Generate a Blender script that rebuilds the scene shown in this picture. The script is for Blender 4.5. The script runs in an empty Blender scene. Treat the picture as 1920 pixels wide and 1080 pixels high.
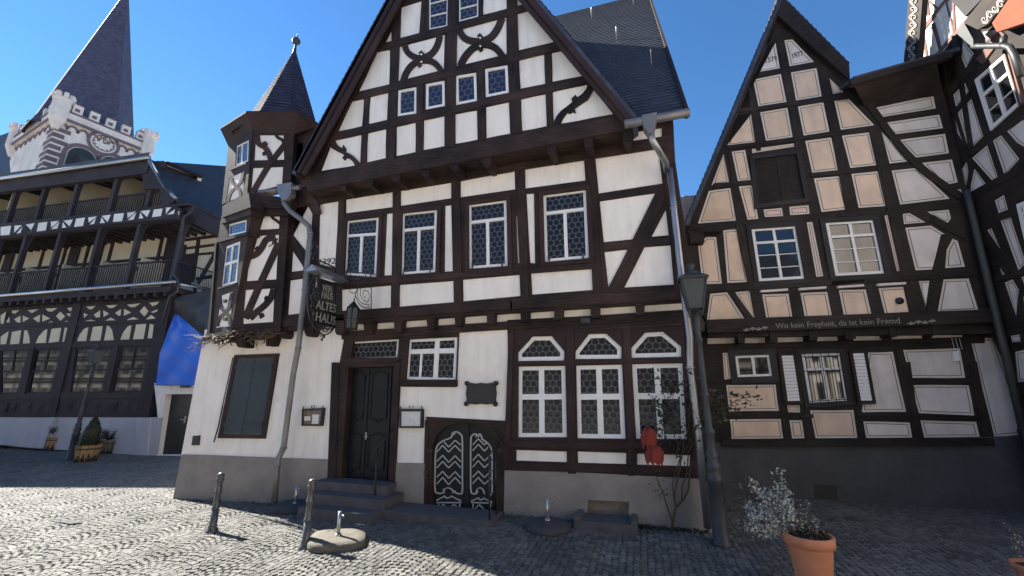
import bpy, math, random
from mathutils import Vector, Matrix
from mathutils.geometry import tessellate_polygon
random.seed(7)
R_ = math.radians
C = bpy.context.scene.collection
# ------------------------------------------------------------------ camera, world, sun, exposure
FPX = 760.0; PITCH = R_(14.2); YAW = R_(17.3); CZ = 2.13
cd = bpy.data.cameras.new("camera"); cam = bpy.data.objects.new("camera", cd); C.objects.link(cam)
cam.location = (0, 0, CZ); cam.rotation_euler = (R_(90) + PITCH, 0, YAW)
cd.sensor_width = 36; cd.lens = 36 * FPX / 1920; cd.clip_start = 0.05; cd.clip_end = 2000
bpy.context.scene.camera = cam
SUN_AZ = R_(-77.0); SUN_EL = R_(40.0)     # azimuth clockwise from +Y
w = bpy.data.worlds.new("World"); bpy.context.scene.world = w; w.use_nodes = True
nt = w.node_tree; nt.nodes.clear()
sky = nt.nodes.new("ShaderNodeTexSky"); sky.sky_type = 'NISHITA'; sky.sun_disc = False
sky.sun_elevation = SUN_EL; sky.sun_rotation = SUN_AZ % (2 * math.pi); sky.air_density = 0.9; sky.dust_density = 0.0; sky.ozone_density = 3.0
bg = nt.nodes.new("ShaderNodeBackground"); bg.inputs[1].default_value = 0.058
wo = nt.nodes.new("ShaderNodeOutputWorld"); hsv = nt.nodes.new('ShaderNodeHueSaturation'); hsv.inputs['Saturation'].default_value = 1.2; nt.links.new(sky.outputs[0], hsv.inputs['Color']); nt.links.new(hsv.outputs[0], bg.inputs[0]); nt.links.new(bg.outputs[0], wo.inputs[0])
sd = bpy.data.lights.new("sun", 'SUN'); sd.energy = 5.0; sd.angle = R_(0.5); sd.color = (1, .95, .86)
so = bpy.data.objects.new("sun", sd); C.objects.link(so)
SV = Vector((math.sin(SUN_AZ) * math.cos(SUN_EL), math.cos(SUN_AZ) * math.cos(SUN_EL), math.sin(SUN_EL)))
so.rotation_euler = SV.to_track_quat('Z', 'Y').to_euler(); so.location = (-20, 0, 30)
vs = bpy.context.scene.view_settings
vs.view_transform = 'Standard'; vs.look = 'None'; vs.gamma = 1; vs.exposure = 2.0; vs.use_curve_mapping = False
bpy.context.scene.cycles.max_bounces = 6
# ------------------------------------------------------------------ camera maths
Fv = Vector((-math.sin(YAW), math.cos(YAW), 0)); Rv = Vector((math.cos(YAW), math.sin(YAW), 0)); O = Vector((0, 0, CZ))
def ray(x, y):
    a = (x - 960) / FPX; v = (540 - y) / FPX
    return Fv * (math.cos(PITCH) - v * math.sin(PITCH)) + Rv * a + Vector((0, 0, math.sin(PITCH) + v * math.cos(PITCH)))
def gz(x):
    return -.04 * max(0., min(18., -2.5 - x))
def onground(x, y, dz=0):
    z = 0.
    for _ in range(12):
        d = ray(x, y); p = O + d * ((z - CZ) / d.z); z = gz(p.x) + dz
    return p
def atY(x, y, Y):
    d = ray(x, y); return O + d * (Y / d.y)
class Pl:
    def __init__(s, p0, n, u=None):
        s.p0 = Vector(p0); s.n = Vector(n).normalized()
        if u is None:
            u = Vector((0, 0, 1)).cross(s.n)
        s.u = Vector(u).normalized(); s.w = s.n.cross(s.u).normalized()
    def at(s, x, y, off=0):
        d = ray(x, y); q = s.p0 + s.n * off
        t = (q - O).dot(s.n) / d.dot(s.n); return O + d * t
    def uv(s, P):
        return ((P - s.p0).dot(s.u), (P - s.p0).dot(s.w))
    def pt(s, a, b, off=0):
        return s.p0 + s.u * a + s.w * b + s.n * off
    def moved(s, off):
        return Pl(s.p0 + s.n * off, s.n, s.u)
def plane3(a, b, c):
    n = (b - a).cross(c - a).normalized()
    if n.dot(O - a) < 0: n = -n
    u = Vector((0, 0, 1)).cross(n)
    return Pl(a, n, u)
# zoom frames: how I measured the photograph (origin, scale) -> plain pixel coordinates
FR = dict(A=(600, 0, 3.086), B=(600, 280, 3), C=(930, 280, 3), D=(1000, 0, 3.085), E=(600, 600, 2.7), F=(930, 600, 2.635),
          G=(1260, 0, 2.7), H=(1560, 0, 2.7), I=(1260, 380, 3), J=(1560, 380, 3), K=(1300, 700, 2.842), L=(320, 840, 4),
          M=(780, 840, 3.31), N=(0, 740, 4.153), O=(560, 450, 5.4), P=(1260, 480, 5.4), Q=(1660, 0, 4.5), R=(790, 700, 3.724),
          S=(360, 40, 3), T=(360, 360, 3.375), U=(320, 620, 3), V=(0, 0, 3.375), W=(0, 280, 3.375), X=(0, 560, 3.375), Z=(0, 0, 1))
def px(fr, s):
    x0, y0, k = FR[fr]; out = []
    for t in s.split():
        a, b = t.split(','); out.append((x0 + float(a) / k, y0 + float(b) / k))
    return out
def pxs(fr, s):
    return [px(fr, t) for t in s.split(';') if t.strip()]
# ------------------------------------------------------------------ materials
def mat(name, col, rough=.7, metal=0., spec=.4, var=0., vscale=4., bump=0., bscale=40., rand=0.):
    m = bpy.data.materials.new(name); m.use_nodes = True; n = m.node_tree.nodes; l = m.node_tree.links
    b = n['Principled BSDF']; b.inputs['Roughness'].default_value = rough; b.inputs['Metallic'].default_value = metal
    b.inputs['Specular IOR Level'].default_value = spec
    b.inputs['Base Color'].default_value = (*col, 1)
    tc = n.new('ShaderNodeTexCoord'); last = None
    if var > 0:
        no = n.new('ShaderNodeTexNoise'); no.inputs['Scale'].default_value = vscale; no.inputs['Detail'].default_value = 7; no.inputs['Roughness'].default_value = .6
        l.new(tc.outputs['Object'], no.inputs['Vector'])
        mr = n.new('ShaderNodeMapRange'); mr.inputs[1].default_value = .3; mr.inputs[2].default_value = .7
        mr.inputs[3].default_value = 1 - var; mr.inputs[4].default_value = 1 + var
        l.new(no.outputs[0], mr.inputs[0])
        hs = n.new('ShaderNodeHueSaturation'); hs.inputs['Color'].default_value = (*col, 1); l.new(mr.outputs[0], hs.inputs['Value'])
        l.new(hs.outputs[0], b.inputs['Base Color']); last = hs
    if rand > 0:
        at = n.new('ShaderNodeAttribute'); at.attribute_name = 'rnd'
        m2 = n.new('ShaderNodeMapRange'); m2.inputs[3].default_value = 1 - rand; m2.inputs[4].default_value = 1 + rand; l.new(at.outputs['Fac'], m2.inputs[0])
        h2 = n.new('ShaderNodeHueSaturation'); h2.inputs['Color'].default_value = (*col, 1)
        if last: l.new(last.outputs[0], h2.inputs['Color'])
        l.new(m2.outputs[0], h2.inputs['Value']); l.new(h2.outputs[0], b.inputs['Base Color'])
    if bump > 0:
        nb = n.new('ShaderNodeTexNoise'); nb.inputs['Scale'].default_value = bscale; nb.inputs['Detail'].default_value = 5
        l.new(tc.outputs['Object'], nb.inputs['Vector'])
        bp = n.new('ShaderNodeBump'); bp.inputs['Strength'].default_value = bump; bp.inputs['Distance'].default_value = .02
        l.new(nb.outputs[0], bp.inputs['Height']); l.new(bp.outputs[0], b.inputs['Normal'])
    return m
def wood(name, c1, c2, rough=.75, rand=.25, grain=(1.2, 22), bump=.35):
    m = bpy.data.materials.new(name); m.use_nodes = True; n = m.node_tree.nodes; l = m.node_tree.links
    b = n['Principled BSDF']; b.inputs['Roughness'].default_value = rough; b.inputs['Specular IOR Level'].default_value = .3
    uv = n.new('ShaderNodeUVMap'); mp = n.new('ShaderNodeMapping'); mp.inputs['Scale'].default_value = (grain[0], grain[1], 1)
    l.new(uv.outputs[0], mp.inputs[0]); no = n.new('ShaderNodeTexNoise'); no.inputs['Scale'].default_value = 2.; no.inputs['Detail'].default_value = 6; no.inputs['Distortion'].default_value = .6
    l.new(mp.outputs[0], no.inputs['Vector'])
    tc = n.new('ShaderNodeTexCoord'); n2 = n.new('ShaderNodeTexNoise'); n2.inputs['Scale'].default_value = 1.3; n2.inputs['Detail'].default_value = 5
    l.new(tc.outputs['Object'], n2.inputs['Vector'])
    ad = n.new('ShaderNodeMath'); ad.operation = 'ADD'; l.new(no.outputs[0], ad.inputs[0]); l.new(n2.outputs[0], ad.inputs[1])
    cr = n.new('ShaderNodeValToRGB'); cr.color_ramp.elements[0].position = .38; cr.color_ramp.elements[1].position = .68
    cr.color_ramp.elements[0].color = (*c1, 1); cr.color_ramp.elements[1].color = (*c2, 1)
    mh = n.new('ShaderNodeMath'); mh.operation = 'MULTIPLY'; mh.inputs[1].default_value = .5; l.new(ad.outputs[0], mh.inputs[0]); l.new(mh.outputs[0], cr.inputs[0])
    at = n.new('ShaderNodeAttribute'); at.attribute_name = 'rnd'
    m2 = n.new('ShaderNodeMapRange'); m2.inputs[3].default_value = 1 - rand; m2.inputs[4].default_value = 1 + rand; l.new(at.outputs['Fac'], m2.inputs[0])
    h2 = n.new('ShaderNodeHueSaturation'); l.new(cr.outputs[0], h2.inputs['Color']); l.new(m2.outputs[0], h2.inputs['Value']); l.new(h2.outputs[0], b.inputs['Base Color'])
    bp = n.new('ShaderNodeBump'); bp.inputs['Strength'].default_value = bump; bp.inputs['Distance'].default_value = .01
    l.new(no.outputs[0], bp.inputs['Height']); l.new(bp.outputs[0], b.inputs['Normal'])
    return m
def leaded(name, glass=(.012, .014, .02), lead=(.085, .085, .09), s=.125, kind='hex'):
    m = bpy.data.materials.new(name); m.use_nodes = True; n = m.node_tree.nodes; l = m.node_tree.links
    b = n['Principled BSDF']; b.inputs['Specular IOR Level'].default_value = .32
    uv0 = n.new('ShaderNodeUVMap'); dn = n.new('ShaderNodeTexNoise'); dn.inputs['Scale'].default_value = 7; l.new(uv0.outputs[0], dn.inputs['Vector'])
    uv = n.new('ShaderNodeVectorMath'); uv.operation = 'MULTIPLY_ADD'; uv.inputs[1].default_value = (.035, .035, 0); l.new(dn.outputs['Color'], uv.inputs[0]); l.new(uv0.outputs[0], uv.inputs[2])
    def vm(op, a, bb=None):
        q = n.new('ShaderNodeVectorMath'); q.operation = op
        for i, t in enumerate((a, bb)):
            if t is None: continue
            if isinstance(t, tuple): q.inputs[i].default_value = t
            else: l.new(t, q.inputs[i])
        return q
    dd = []
    for off in ((0, 0, 0), (s / 2, s * .866, 0)):
        a = vm('ADD', uv.outputs[0], off); a = vm('DIVIDE', a.outputs[0], (s, s * 1.732, 1)); a = vm('FRACTION', a.outputs[0])
        a = vm('SUBTRACT', a.outputs[0], (.5, .5, 0)); a = vm('MULTIPLY', a.outputs[0], (1, 1.732, 0)); a = vm('LENGTH', a.outputs[0]); dd.append(a)
    mn = n.new('ShaderNodeMath'); mn.operation = 'MINIMUM'; l.new(dd[0].outputs['Value'], mn.inputs[0]); l.new(dd[1].outputs['Value'], mn.inputs[1])
    mr = n.new('ShaderNodeMapRange'); mr.inputs[1].default_value = .39; mr.inputs[2].default_value = .47; l.new(mn.outputs[0], mr.inputs[0])
    mx = n.new('ShaderNodeMix'); mx.data_type = 'RGBA'; mx.inputs['A'].default_value = (*glass, 1); mx.inputs['B'].default_value = (*lead, 1)
    l.new(mr.outputs[0], mx.inputs['Factor']); l.new(mx.outputs['Result'], b.inputs['Base Color'])
    rr = n.new('ShaderNodeMapRange'); rr.inputs[3].default_value = .12; rr.inputs[4].default_value = .55; l.new(mr.outputs[0], rr.inputs[0]); l.new(rr.outputs[0], b.inputs['Roughness'])
    nb = n.new('ShaderNodeTexNoise'); nb.inputs['Scale'].default_value = 6; l.new(uv.outputs[0], nb.inputs['Vector'])
    a2 = n.new('ShaderNodeMath'); a2.operation = 'MULTIPLY_ADD'; a2.inputs[1].default_value = .6; l.new(nb.outputs[0], a2.inputs[0]); l.new(mn.outputs[0], a2.inputs[2])
    bp = n.new('ShaderNodeBump'); bp.inputs['Strength'].default_value = .35; bp.inputs['Distance'].default_value = .01
    l.new(a2.outputs[0], bp.inputs['Height']); l.new(bp.outputs[0], b.inputs['Normal'])
    return m
def slate(name, c=(.045, .052, .075), rough=.45, bw=.22, bh=.16):
    m = bpy.data.materials.new(name); m.use_nodes = True; n = m.node_tree.nodes; l = m.node_tree.links
    b = n['Principled BSDF']; b.inputs['Roughness'].default_value = rough; b.inputs['Specular IOR Level'].default_value = .5
    uv = n.new('ShaderNodeUVMap'); br = n.new('ShaderNodeTexBrick'); br.inputs['Scale'].default_value = 1; br.inputs['Brick Width'].default_value = bw; br.inputs['Row Height'].default_value = bh
    br.inputs['Mortar Size'].default_value = .006; br.inputs['Color1'].default_value = (*[k * .75 for k in c], 1); br.inputs['Color2'].default_value = (*[k * 1.35 for k in c], 1); br.inputs['Mortar'].default_value = (*[k * .3 for k in c], 1)
    l.new(uv.outputs[0], br.inputs['Vector']); l.new(br.outputs['Color'], b.inputs['Base Color'])
    nb = n.new('ShaderNodeTexNoise'); nb.inputs['Scale'].default_value = 9; nb.inputs['Detail'].default_value = 4; l.new(uv.outputs[0], nb.inputs['Vector'])
    ad = n.new('ShaderNodeMath'); ad.operation = 'MULTIPLY_ADD'; ad.inputs[1].default_value = -.6; l.new(br.outputs['Fac'], ad.inputs[0]); l.new(nb.outputs[0], ad.inputs[2])
    bp = n.new('ShaderNodeBump'); bp.inputs['Strength'].default_value = .5; bp.inputs['Distance'].default_value = .01
    l.new(ad.outputs[0], bp.inputs['Height']); l.new(bp.outputs[0], b.inputs['Normal'])
    return m
M = {}
def stained(m, amt=.10):
    """rain streaks and patches of old paint over a plain wall colour"""
    n = m.node_tree.nodes; l = m.node_tree.links; b = n['Principled BSDF']; src = b.inputs['Base Color'].links[0].from_socket
    tc = n.new('ShaderNodeTexCoord'); mp = n.new('ShaderNodeMapping'); mp.inputs['Scale'].default_value = (3.2, 3.2, .45); l.new(tc.outputs['Object'], mp.inputs[0])
    no = n.new('ShaderNodeTexNoise'); no.inputs['Scale'].default_value = 1.6; no.inputs['Detail'].default_value = 9; no.inputs['Roughness'].default_value = .65; l.new(mp.outputs[0], no.inputs['Vector'])
    mr = n.new('ShaderNodeMapRange'); mr.inputs[1].default_value = .46; mr.inputs[2].default_value = .72; mr.inputs[3].default_value = 0; mr.inputs[4].default_value = amt; l.new(no.outputs[0], mr.inputs[0])
    vo = n.new('ShaderNodeTexNoise'); vo.inputs['Scale'].default_value = 1.1; vo.inputs['Detail'].default_value = 2; l.new(tc.outputs['Object'], vo.inputs['Vector'])
    m2 = n.new('ShaderNodeMapRange'); m2.inputs[1].default_value = .55; m2.inputs[2].default_value = .58; m2.inputs[3].default_value = 0; m2.inputs[4].default_value = amt * .35; l.new(vo.outputs[0], m2.inputs[0])
    ad = n.new('ShaderNodeMath'); ad.operation = 'ADD'; l.new(mr.outputs[0], ad.inputs[0]); l.new(m2.outputs[0], ad.inputs[1])
    mx = n.new('ShaderNodeMix'); mx.data_type = 'RGBA'; mx.inputs['B'].default_value = (.30, .25, .19, 1); l.new(ad.outputs[0], mx.inputs['Factor']); l.new(src, mx.inputs['A']); l.new(mx.outputs['Result'], b.inputs['Base Color'])
M['plaster'] = mat('plaster_white', (.86, .80, .73), .85, var=.05, vscale=1.6, bump=.25, bscale=35)
M['plinth'] = mat('plinth_render', (.25, .225, .20), .9, var=.18, vscale=2.2, bump=.4, bscale=30)
M['timber'] = wood('timber_dark', (.008, .005, .004), (.062, .035, .028))
M['board'] = wood('timber_board', (.022, .011, .010), (.050, .028, .026))
M['blackwood'] = wood('black_door_paint', (.006, .007, .009), (.014, .015, .019), rough=.5, rand=.1)
M['white'] = mat('white_paint', (.78, .77, .74), .5, var=.05, vscale=12)
M['cream'] = mat('cream_border_paint', (.66, .60, .52), .8, var=.08, vscale=5)
M['line'] = mat('brown_line_paint', (.07, .045, .04), .8)
M['beige'] = mat('beige_plaster', (.74, .56, .42), .88, var=.14, vscale=1.5, bump=.35, bscale=28, rand=.08)
M['pinkish'] = mat('pink_plaster', (.74, .53, .46), .88, var=.13, vscale=2, bump=.3, bscale=28, rand=.06)
M['greyplaster'] = mat('grey_plaster', (.70, .63, .585), .88, var=.13, vscale=1.6, bump=.3, bscale=28, rand=.07)
M['leaded'] = leaded('leaded_bullseye_glass')
M['leadedblue'] = leaded('leaded_glass_small', glass=(.02, .03, .07), lead=(.08, .08, .1), s=.16)
M['glass'] = mat('dark_glass', (.012, .013, .016), .04, spec=.8)
M['glassr'] = mat('mirroring_glass', (.3, .3, .32), .02, metal=.9)
M['slate'] = slate('slate_roof', rough=.6); M['slatecone'] = slate('matt_slate', (.05, .052, .085), .85); M['slatecone'].node_tree.nodes['Principled BSDF'].inputs['Specular IOR Level'].default_value = .15; M['slatefar'] = slate('slate_roof_far', (.03, .034, .05), .6, .4, .25)
M['zinc'] = mat('zinc_metal', (.32, .33, .35), .38, metal=.75, var=.15, vscale=3)
M['zincdull'] = mat('aged_zinc', (.21, .20, .20), .5, metal=.45, var=.2, vscale=3)
M['iron'] = mat('black_iron', (.012, .012, .014), .45, spec=.5)
M['castiron'] = mat('cast_iron_grey', (.05, .053, .055), .5, metal=.3, var=.2, vscale=6, bump=.2, bscale=60)
M['steel'] = mat('galvanised_steel', (.42, .42, .42), .35, metal=.85, var=.15, vscale=10)
M['stone'] = mat('grey_stone', (.085, .08, .085), .85, var=.2, vscale=5, bump=.5, bscale=25)
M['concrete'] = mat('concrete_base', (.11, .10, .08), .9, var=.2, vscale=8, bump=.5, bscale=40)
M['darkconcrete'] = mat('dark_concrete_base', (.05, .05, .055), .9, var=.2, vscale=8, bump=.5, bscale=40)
M['terracotta'] = mat('terracotta', (.50, .20, .11), .8, var=.14, vscale=6, bump=.2, bscale=40)
M['soil'] = mat('soil', (.04, .03, .02), .95, var=.3, vscale=20, bump=.8, bscale=60)
M['greenpaint'] = mat('blue_green_shutter_paint', (.018, .032, .042), .55, var=.12, vscale=3)
M['leaf'] = mat('dark_green_leaf', (.030, .036, .018), .6, rand=.5)
M['silverleaf'] = mat('silver_leaf', (.33, .35, .33), .7, rand=.35)
M['twig'] = mat('brown_twig', (.09, .06, .04), .85, var=.2, vscale=20)
M['red'] = mat('red_cloth', (.20, .035, .025), .95, var=.15, vscale=9)
M['bluetarp'] = mat('blue_tarpaulin', (.02, .13, .62), .5, var=.06, vscale=2.5, bump=.3, bscale=4)
M['darktarp'] = mat('grey_tarpaulin', (.045, .05, .06), .6, var=.15, vscale=2, bump=.4, bscale=5)
M['planter'] = wood('planter_wood', (.26, .15, .06), (.46, .28, .12), rand=.15, grain=(20, 2))
M['planterweathered'] = wood('weathered_planter_wood', (.10, .08, .06), (.20, .16, .11), rand=.15, grain=(20, 2))
M['churchstone'] = mat('church_plaster', (.60, .55, .54), .9, var=.16, vscale=.5, bump=.3, bscale=8)
M['redstone'] = mat('dark_sandstone', (.13, .10, .12), .9, var=.15, vscale=1)
M['paper'] = mat('paper_sheet', (.62, .62, .60), .6, var=.15, vscale=14)
M['grayink'] = mat('grey_ornament_paint', (.42, .43, .40), .7)
M['ornament'] = mat('carved_ornament_paint', (.30, .27, .24), .8)
M['lightwall'] = mat('pale_grey_wall', (.44, .43, .45), .9, var=.08, vscale=1.2, bump=.2, bscale=20)
M['galleryplaster'] = mat('gallery_cream_plaster', (.66, .58, .42), .88, var=.06, vscale=1)
M['orange'] = mat('orange_render', (.20, .055, .025), .85, var=.12, vscale=2)
M['gold'] = mat('faded_letter_paint', (.24, .22, .19), .7)
for k_, am_ in (('plaster', .20), ('beige', .28), ('greyplaster', .28), ('plinth', .35), ('galleryplaster', .12), ('lightwall', .2), ('churchstone', .25)): stained(M[k_], am_)
# ------------------------------------------------------------------ mesh builder
def wloc(o):
    v = Vector((0, 0, 0))
    while o is not None: v += o.location; o = o.parent
    return v
def area2(p):
    return sum(p[i][0] * p[(i + 1) % len(p)][1] - p[(i + 1) % len(p)][0] * p[i][1] for i in range(len(p))) / 2
class MB:
    def __init__(s): s.v = []; s.f = []; s.uv = []; s.m = []; s.r = []; s.sm = []; s.rn = .5
    def face(s, pts, uv=None, m=0, sm=False):
        i = len(s.v); s.v += [tuple(p) for p in pts]; s.f.append(tuple(range(i, i + len(pts))))
        if uv is None:
            a = Vector(pts[0]); e = (Vector(pts[1]) - a); L = e.length or 1; e = e / L
            nn = e.cross(Vector(pts[-1]) - a); t = nn.cross(e).normalized() if nn.length > 1e-12 else e
            uv = [((Vector(p) - a).dot(e), (Vector(p) - a).dot(t)) for p in pts]
        s.uv += uv; s.m.append(m); s.r.append(s.rn); s.sm.append(sm)
    def shared(s, verts, faces, m=0, sm=True, uvs=None):
        i = len(s.v); s.v += [tuple(p) for p in verts]
        for f in faces:
            s.f.append(tuple(k + i for k in f)); s.m.append(m); s.r.append(s.rn); s.sm.append(sm)
            s.uv += [(uvs[k] if uvs else (verts[k][0], verts[k][2])) for k in f]
    def rnd(s): s.rn = random.random(); return s
    def prism(s, pl, q, off=0, th=.03, m=0, world=False, uvd=None, cap=True, back=False):
        """q pixels (or world points) on plane pl, front face at offset off, going back th"""
        P = [Vector(p) for p in q] if world else [pl.at(x, y, off) for x, y in q]
        u2 = [pl.uv(p) for p in P]
        if area2(u2) < 0: P.reverse(); u2.reverse()
        if uvd is not None:   # grain along direction uvd (2d)
            d = Vector(uvd).normalized(); uu = [(Vector(t).dot(d), Vector(t).dot(Vector((-d.y, d.x)))) for t in u2]
        else: uu = u2
        if len(P) > 4 or cap == 't':
            for tr in tessellate_polygon([[Vector((t[0], t[1], 0)) for t in u2]]):
                tr = list(tr)
                if area2([u2[k] for k in tr]) < 0: tr.reverse()
                s.face([P[k] for k in tr], [uu[k] for k in tr], m)
        else: s.face(P, uu, m)
        if th:
            B = [p - pl.n * th for p in P]; k = len(P)
            for i in range(k):
                j = (i + 1) % k; s.face([P[j], P[i], B[i], B[j]], None, m)
            if back: s.face(list(reversed(B)), None, m)
        return P
    def beam(s, pl, a, b, w0, w1=None, off=.03, th=.04, m=0):
        """timber between pixels a and b, w in pixels"""
        w1 = w0 if w1 is None else w1
        A = Vector(a); B = Vector(b); d = (B - A).normalized(); t = Vector((-d.y, d.x)); s.rnd()
        q = [A + t * w0 / 2, B + t * w1 / 2, B - t * w1 / 2, A - t * w0 / 2]
        ua = Vector(pl.uv(pl.at(*A))); ub = Vector(pl.uv(pl.at(*B)))
        s.prism(pl, [tuple(k) for k in q], off, th, m, uvd=(ub - ua))
    def ribbon(s, pl, pts, w, off=.03, th=.03, m=0):
        P = [Vector(p) for p in pts]; n = len(P); L = []; Rr = []
        for i in range(n):
            d = (P[min(i + 1, n - 1)] - P[max(i - 1, 0)]).normalized(); t = Vector((-d.y, d.x))
            ww = w[i] if isinstance(w, (list, tuple)) else w
            L.append(P[i] + t * ww / 2); Rr.append(P[i] - t * ww / 2)
        s.prism(pl, [tuple(k) for k in L + Rr[::-1]], off, th, m)
    def box(s, c, sz, rz=0, m=0):
        c = Vector(c); hx, hy, hz = sz[0] / 2, sz[1] / 2, sz[2] / 2; cr, sr = math.cos(rz), math.sin(rz)
        P = [c + Vector((x * cr - y * sr, x * sr + y * cr, z)) for x, y, z in
             ((-hx, -hy, -hz), (hx, -hy, -hz), (hx, hy, -hz), (-hx, hy, -hz), (-hx, -hy, hz), (hx, -hy, hz), (hx, hy, hz), (-hx, hy, hz))]
        for f in ((0, 1, 5, 4), (1, 2, 6, 5), (2, 3, 7, 6), (3, 0, 4, 7), (4, 5, 6, 7), (3, 2, 1, 0)): s.face([P[i] for i in f], None, m)
    def bar3(s, a, b, wd, hg, up=(0, 0, 1), m=0):
        """box bar from a to b"""
        a = Vector(a); b = Vector(b); d = (b - a).normalized(); up = Vector(up); x = d.cross(up)
        if x.length < 1e-4: x = d.cross(Vector((1, 0, 0)))
        x.normalize(); z = x.cross(d).normalized(); s.rnd()
        P = []
        for q in (a, b):
            for i, j in ((-1, -1), (1, -1), (1, 1), (-1, 1)): P.append(q + x * i * wd / 2 + z * j * hg / 2)
        for f in ((0, 1, 5, 4), (1, 2, 6, 5), (2, 3, 7, 6), (3, 0, 4, 7)):
            Q = [P[i] for i in f]; s.face([Q[0], Q[3], Q[2], Q[1]], None, m)
        s.face([P[0], P[1], P[2], P[3]], None, m); s.face([P[7], P[6], P[5], P[4]], None, m)
    def tube(s, path, r, seg=8, m=0, cap=True):
        P = [Vector(p) for p in path]; n = len(P); vs_ = []; fs = []
        prev = None
        for i in range(n):
            d = (P[min(i + 1, n - 1)] - P[max(i - 1, 0)]).normalized()
            if prev is None:
                x = d.cross(Vector((0, 0, 1)))
                if x.length < .05: x = d.cross(Vector((1, 0, 0)))
            else:
                x = prev - d * prev.dot(d)
            x.normalize(); prev = x; y = d.cross(x); rr = r[i] if isinstance(r, (list, tuple)) else r
            for k in range(seg):
                a = 2 * math.pi * k / seg; vs_.append(P[i] + x * math.cos(a) * rr + y * math.sin(a) * rr)
        for i in range(n - 1):
            for k in range(seg):
                k2 = (k + 1) % seg; fs.append((i * seg + k, i * seg + k2, (i + 1) * seg + k2, (i + 1) * seg + k))
        if cap: fs.append(tuple(reversed(range(seg)))); fs.append(tuple(range((n - 1) * seg, n * seg)))
        s.shared(vs_, fs, m)
    def lathe(s, prof, c=(0, 0, 0), seg=20, m=0, sm=True, ax=None, rot0=0):
        c = Vector(c); vs_ = []; fs = []; n = len(prof)
        for r, z in prof:
            for k in range(seg):
                a = 2 * math.pi * k / seg + rot0; vs_.append(c + Vector((r * math.cos(a), r * math.sin(a), z)))
        for i in range(n - 1):
            for k in range(seg):
                k2 = (k + 1) % seg; fs.append((i * seg + k, i * seg + k2, (i + 1) * seg + k2, (i + 1) * seg + k))
        uvs = [(prof[i // seg][0] * 2 * math.pi * (i % seg) / seg, prof[i // seg][1]) for i in range(n * seg)]
        fs.append(tuple(reversed(range(seg)))); fs.append(tuple(range((n - 1) * seg, n * seg)))
        s.shared(vs_, fs, m, sm, uvs)
    def build(s, name, mats, parent=None, local=False, loc=None):
        me = bpy.data.meshes.new(name); L = Vector((0, 0, 0))
        if not local:
            if parent is not None: L = wloc(parent)
            elif loc is not None: L = Vector(loc)
        me.from_pydata([(a[0] - L.x, a[1] - L.y, a[2] - L.z) for a in s.v], [], s.f)
        mats = mats if isinstance(mats, (list, tuple)) else [mats]
        for m in mats: me.materials.append(M[m] if isinstance(m, str) else m)
        me.polygons.foreach_set('material_index', s.m); me.polygons.foreach_set('use_smooth', s.sm)
        ul = me.uv_layers.new(name='UVMap'); ul.data.foreach_set('uv', [c for t in s.uv for c in t])
        at = me.attributes.new('rnd', 'FLOAT', 'FACE'); at.data.foreach_set('value', s.r)
        me.update(); o = bpy.data.objects.new(name, me); C.objects.link(o)
        if parent is not None: o.parent = parent
        elif loc is not None: o.location = loc
        return o
def build_split(s, name, mats, parent, g=.012):
    """one mesh object per separate piece (pieces = faces whose boxes touch)"""
    n = len(s.f); bx = []; off = 0; uvo = []
    for f in s.f:
        P = [s.v[i] for i in f]; bx.append(([min(p[k] for p in P) - g for k in range(3)], [max(p[k] for p in P) + g for k in range(3)])); uvo.append(off); off += len(f)
    par = list(range(n))
    def find(i):
        while par[i] != i: par[i] = par[par[i]]; i = par[i]
        return i
    order = sorted(range(n), key=lambda i: bx[i][0][0])
    for ii, i in enumerate(order):
        for j in order[ii + 1:]:
            if bx[j][0][0] > bx[i][1][0]: break
            if all(bx[i][0][k] <= bx[j][1][k] and bx[j][0][k] <= bx[i][1][k] for k in (1, 2)): par[find(i)] = find(j)
    grp = {}
    for i in range(n): grp.setdefault(find(i), []).append(i)
    out = []
    for fs in grp.values():
        q = MB()
        for i in fs:
            f = s.f[i]; k = len(q.v); q.v += [s.v[v] for v in f]; q.f.append(tuple(range(k, k + len(f)))); q.uv += s.uv[uvo[i]:uvo[i] + len(f)]; q.m.append(s.m[i]); q.r.append(s.r[i]); q.sm.append(s.sm[i])
        out.append(q.build(name, mats, parent))
    return out
def tag(o, label=None, cat=None, group=None, kind=None):
    if label: o['label'] = label
    if cat: o['category'] = cat
    if group: o['group'] = group
    if kind: o['kind'] = kind
    return o
def thing(name, label, cat, loc, group=None):
    o = bpy.data.objects.new(name, None); o.empty_display_size = .3; C.objects.link(o); o.location = loc
    return tag(o, label, cat, group)
def copy_tree(o, parent=None):
    c = o.copy(); C.objects.link(c); c.parent = parent
    for ch in [k for k in bpy.data.objects if k.parent == o]: copy_tree(ch, c)
    return c
def inset(q, d):
    """inset ccw 2d polygon"""
    n = len(q); out = []
    for i in range(n):
        a = Vector(q[i - 1]); b = Vector(q[i]); c = Vector(q[(i + 1) % n])
        e1 = (b - a).normalized(); e2 = (c - b).normalized(); n1 = Vector((-e1.y, e1.x)); n2 = Vector((-e2.y, e2.x))
        k = 1 + n1.dot(n2)
        out.append(tuple(b + (n1 + n2) * (d / max(k, .35))))
    return out
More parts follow.
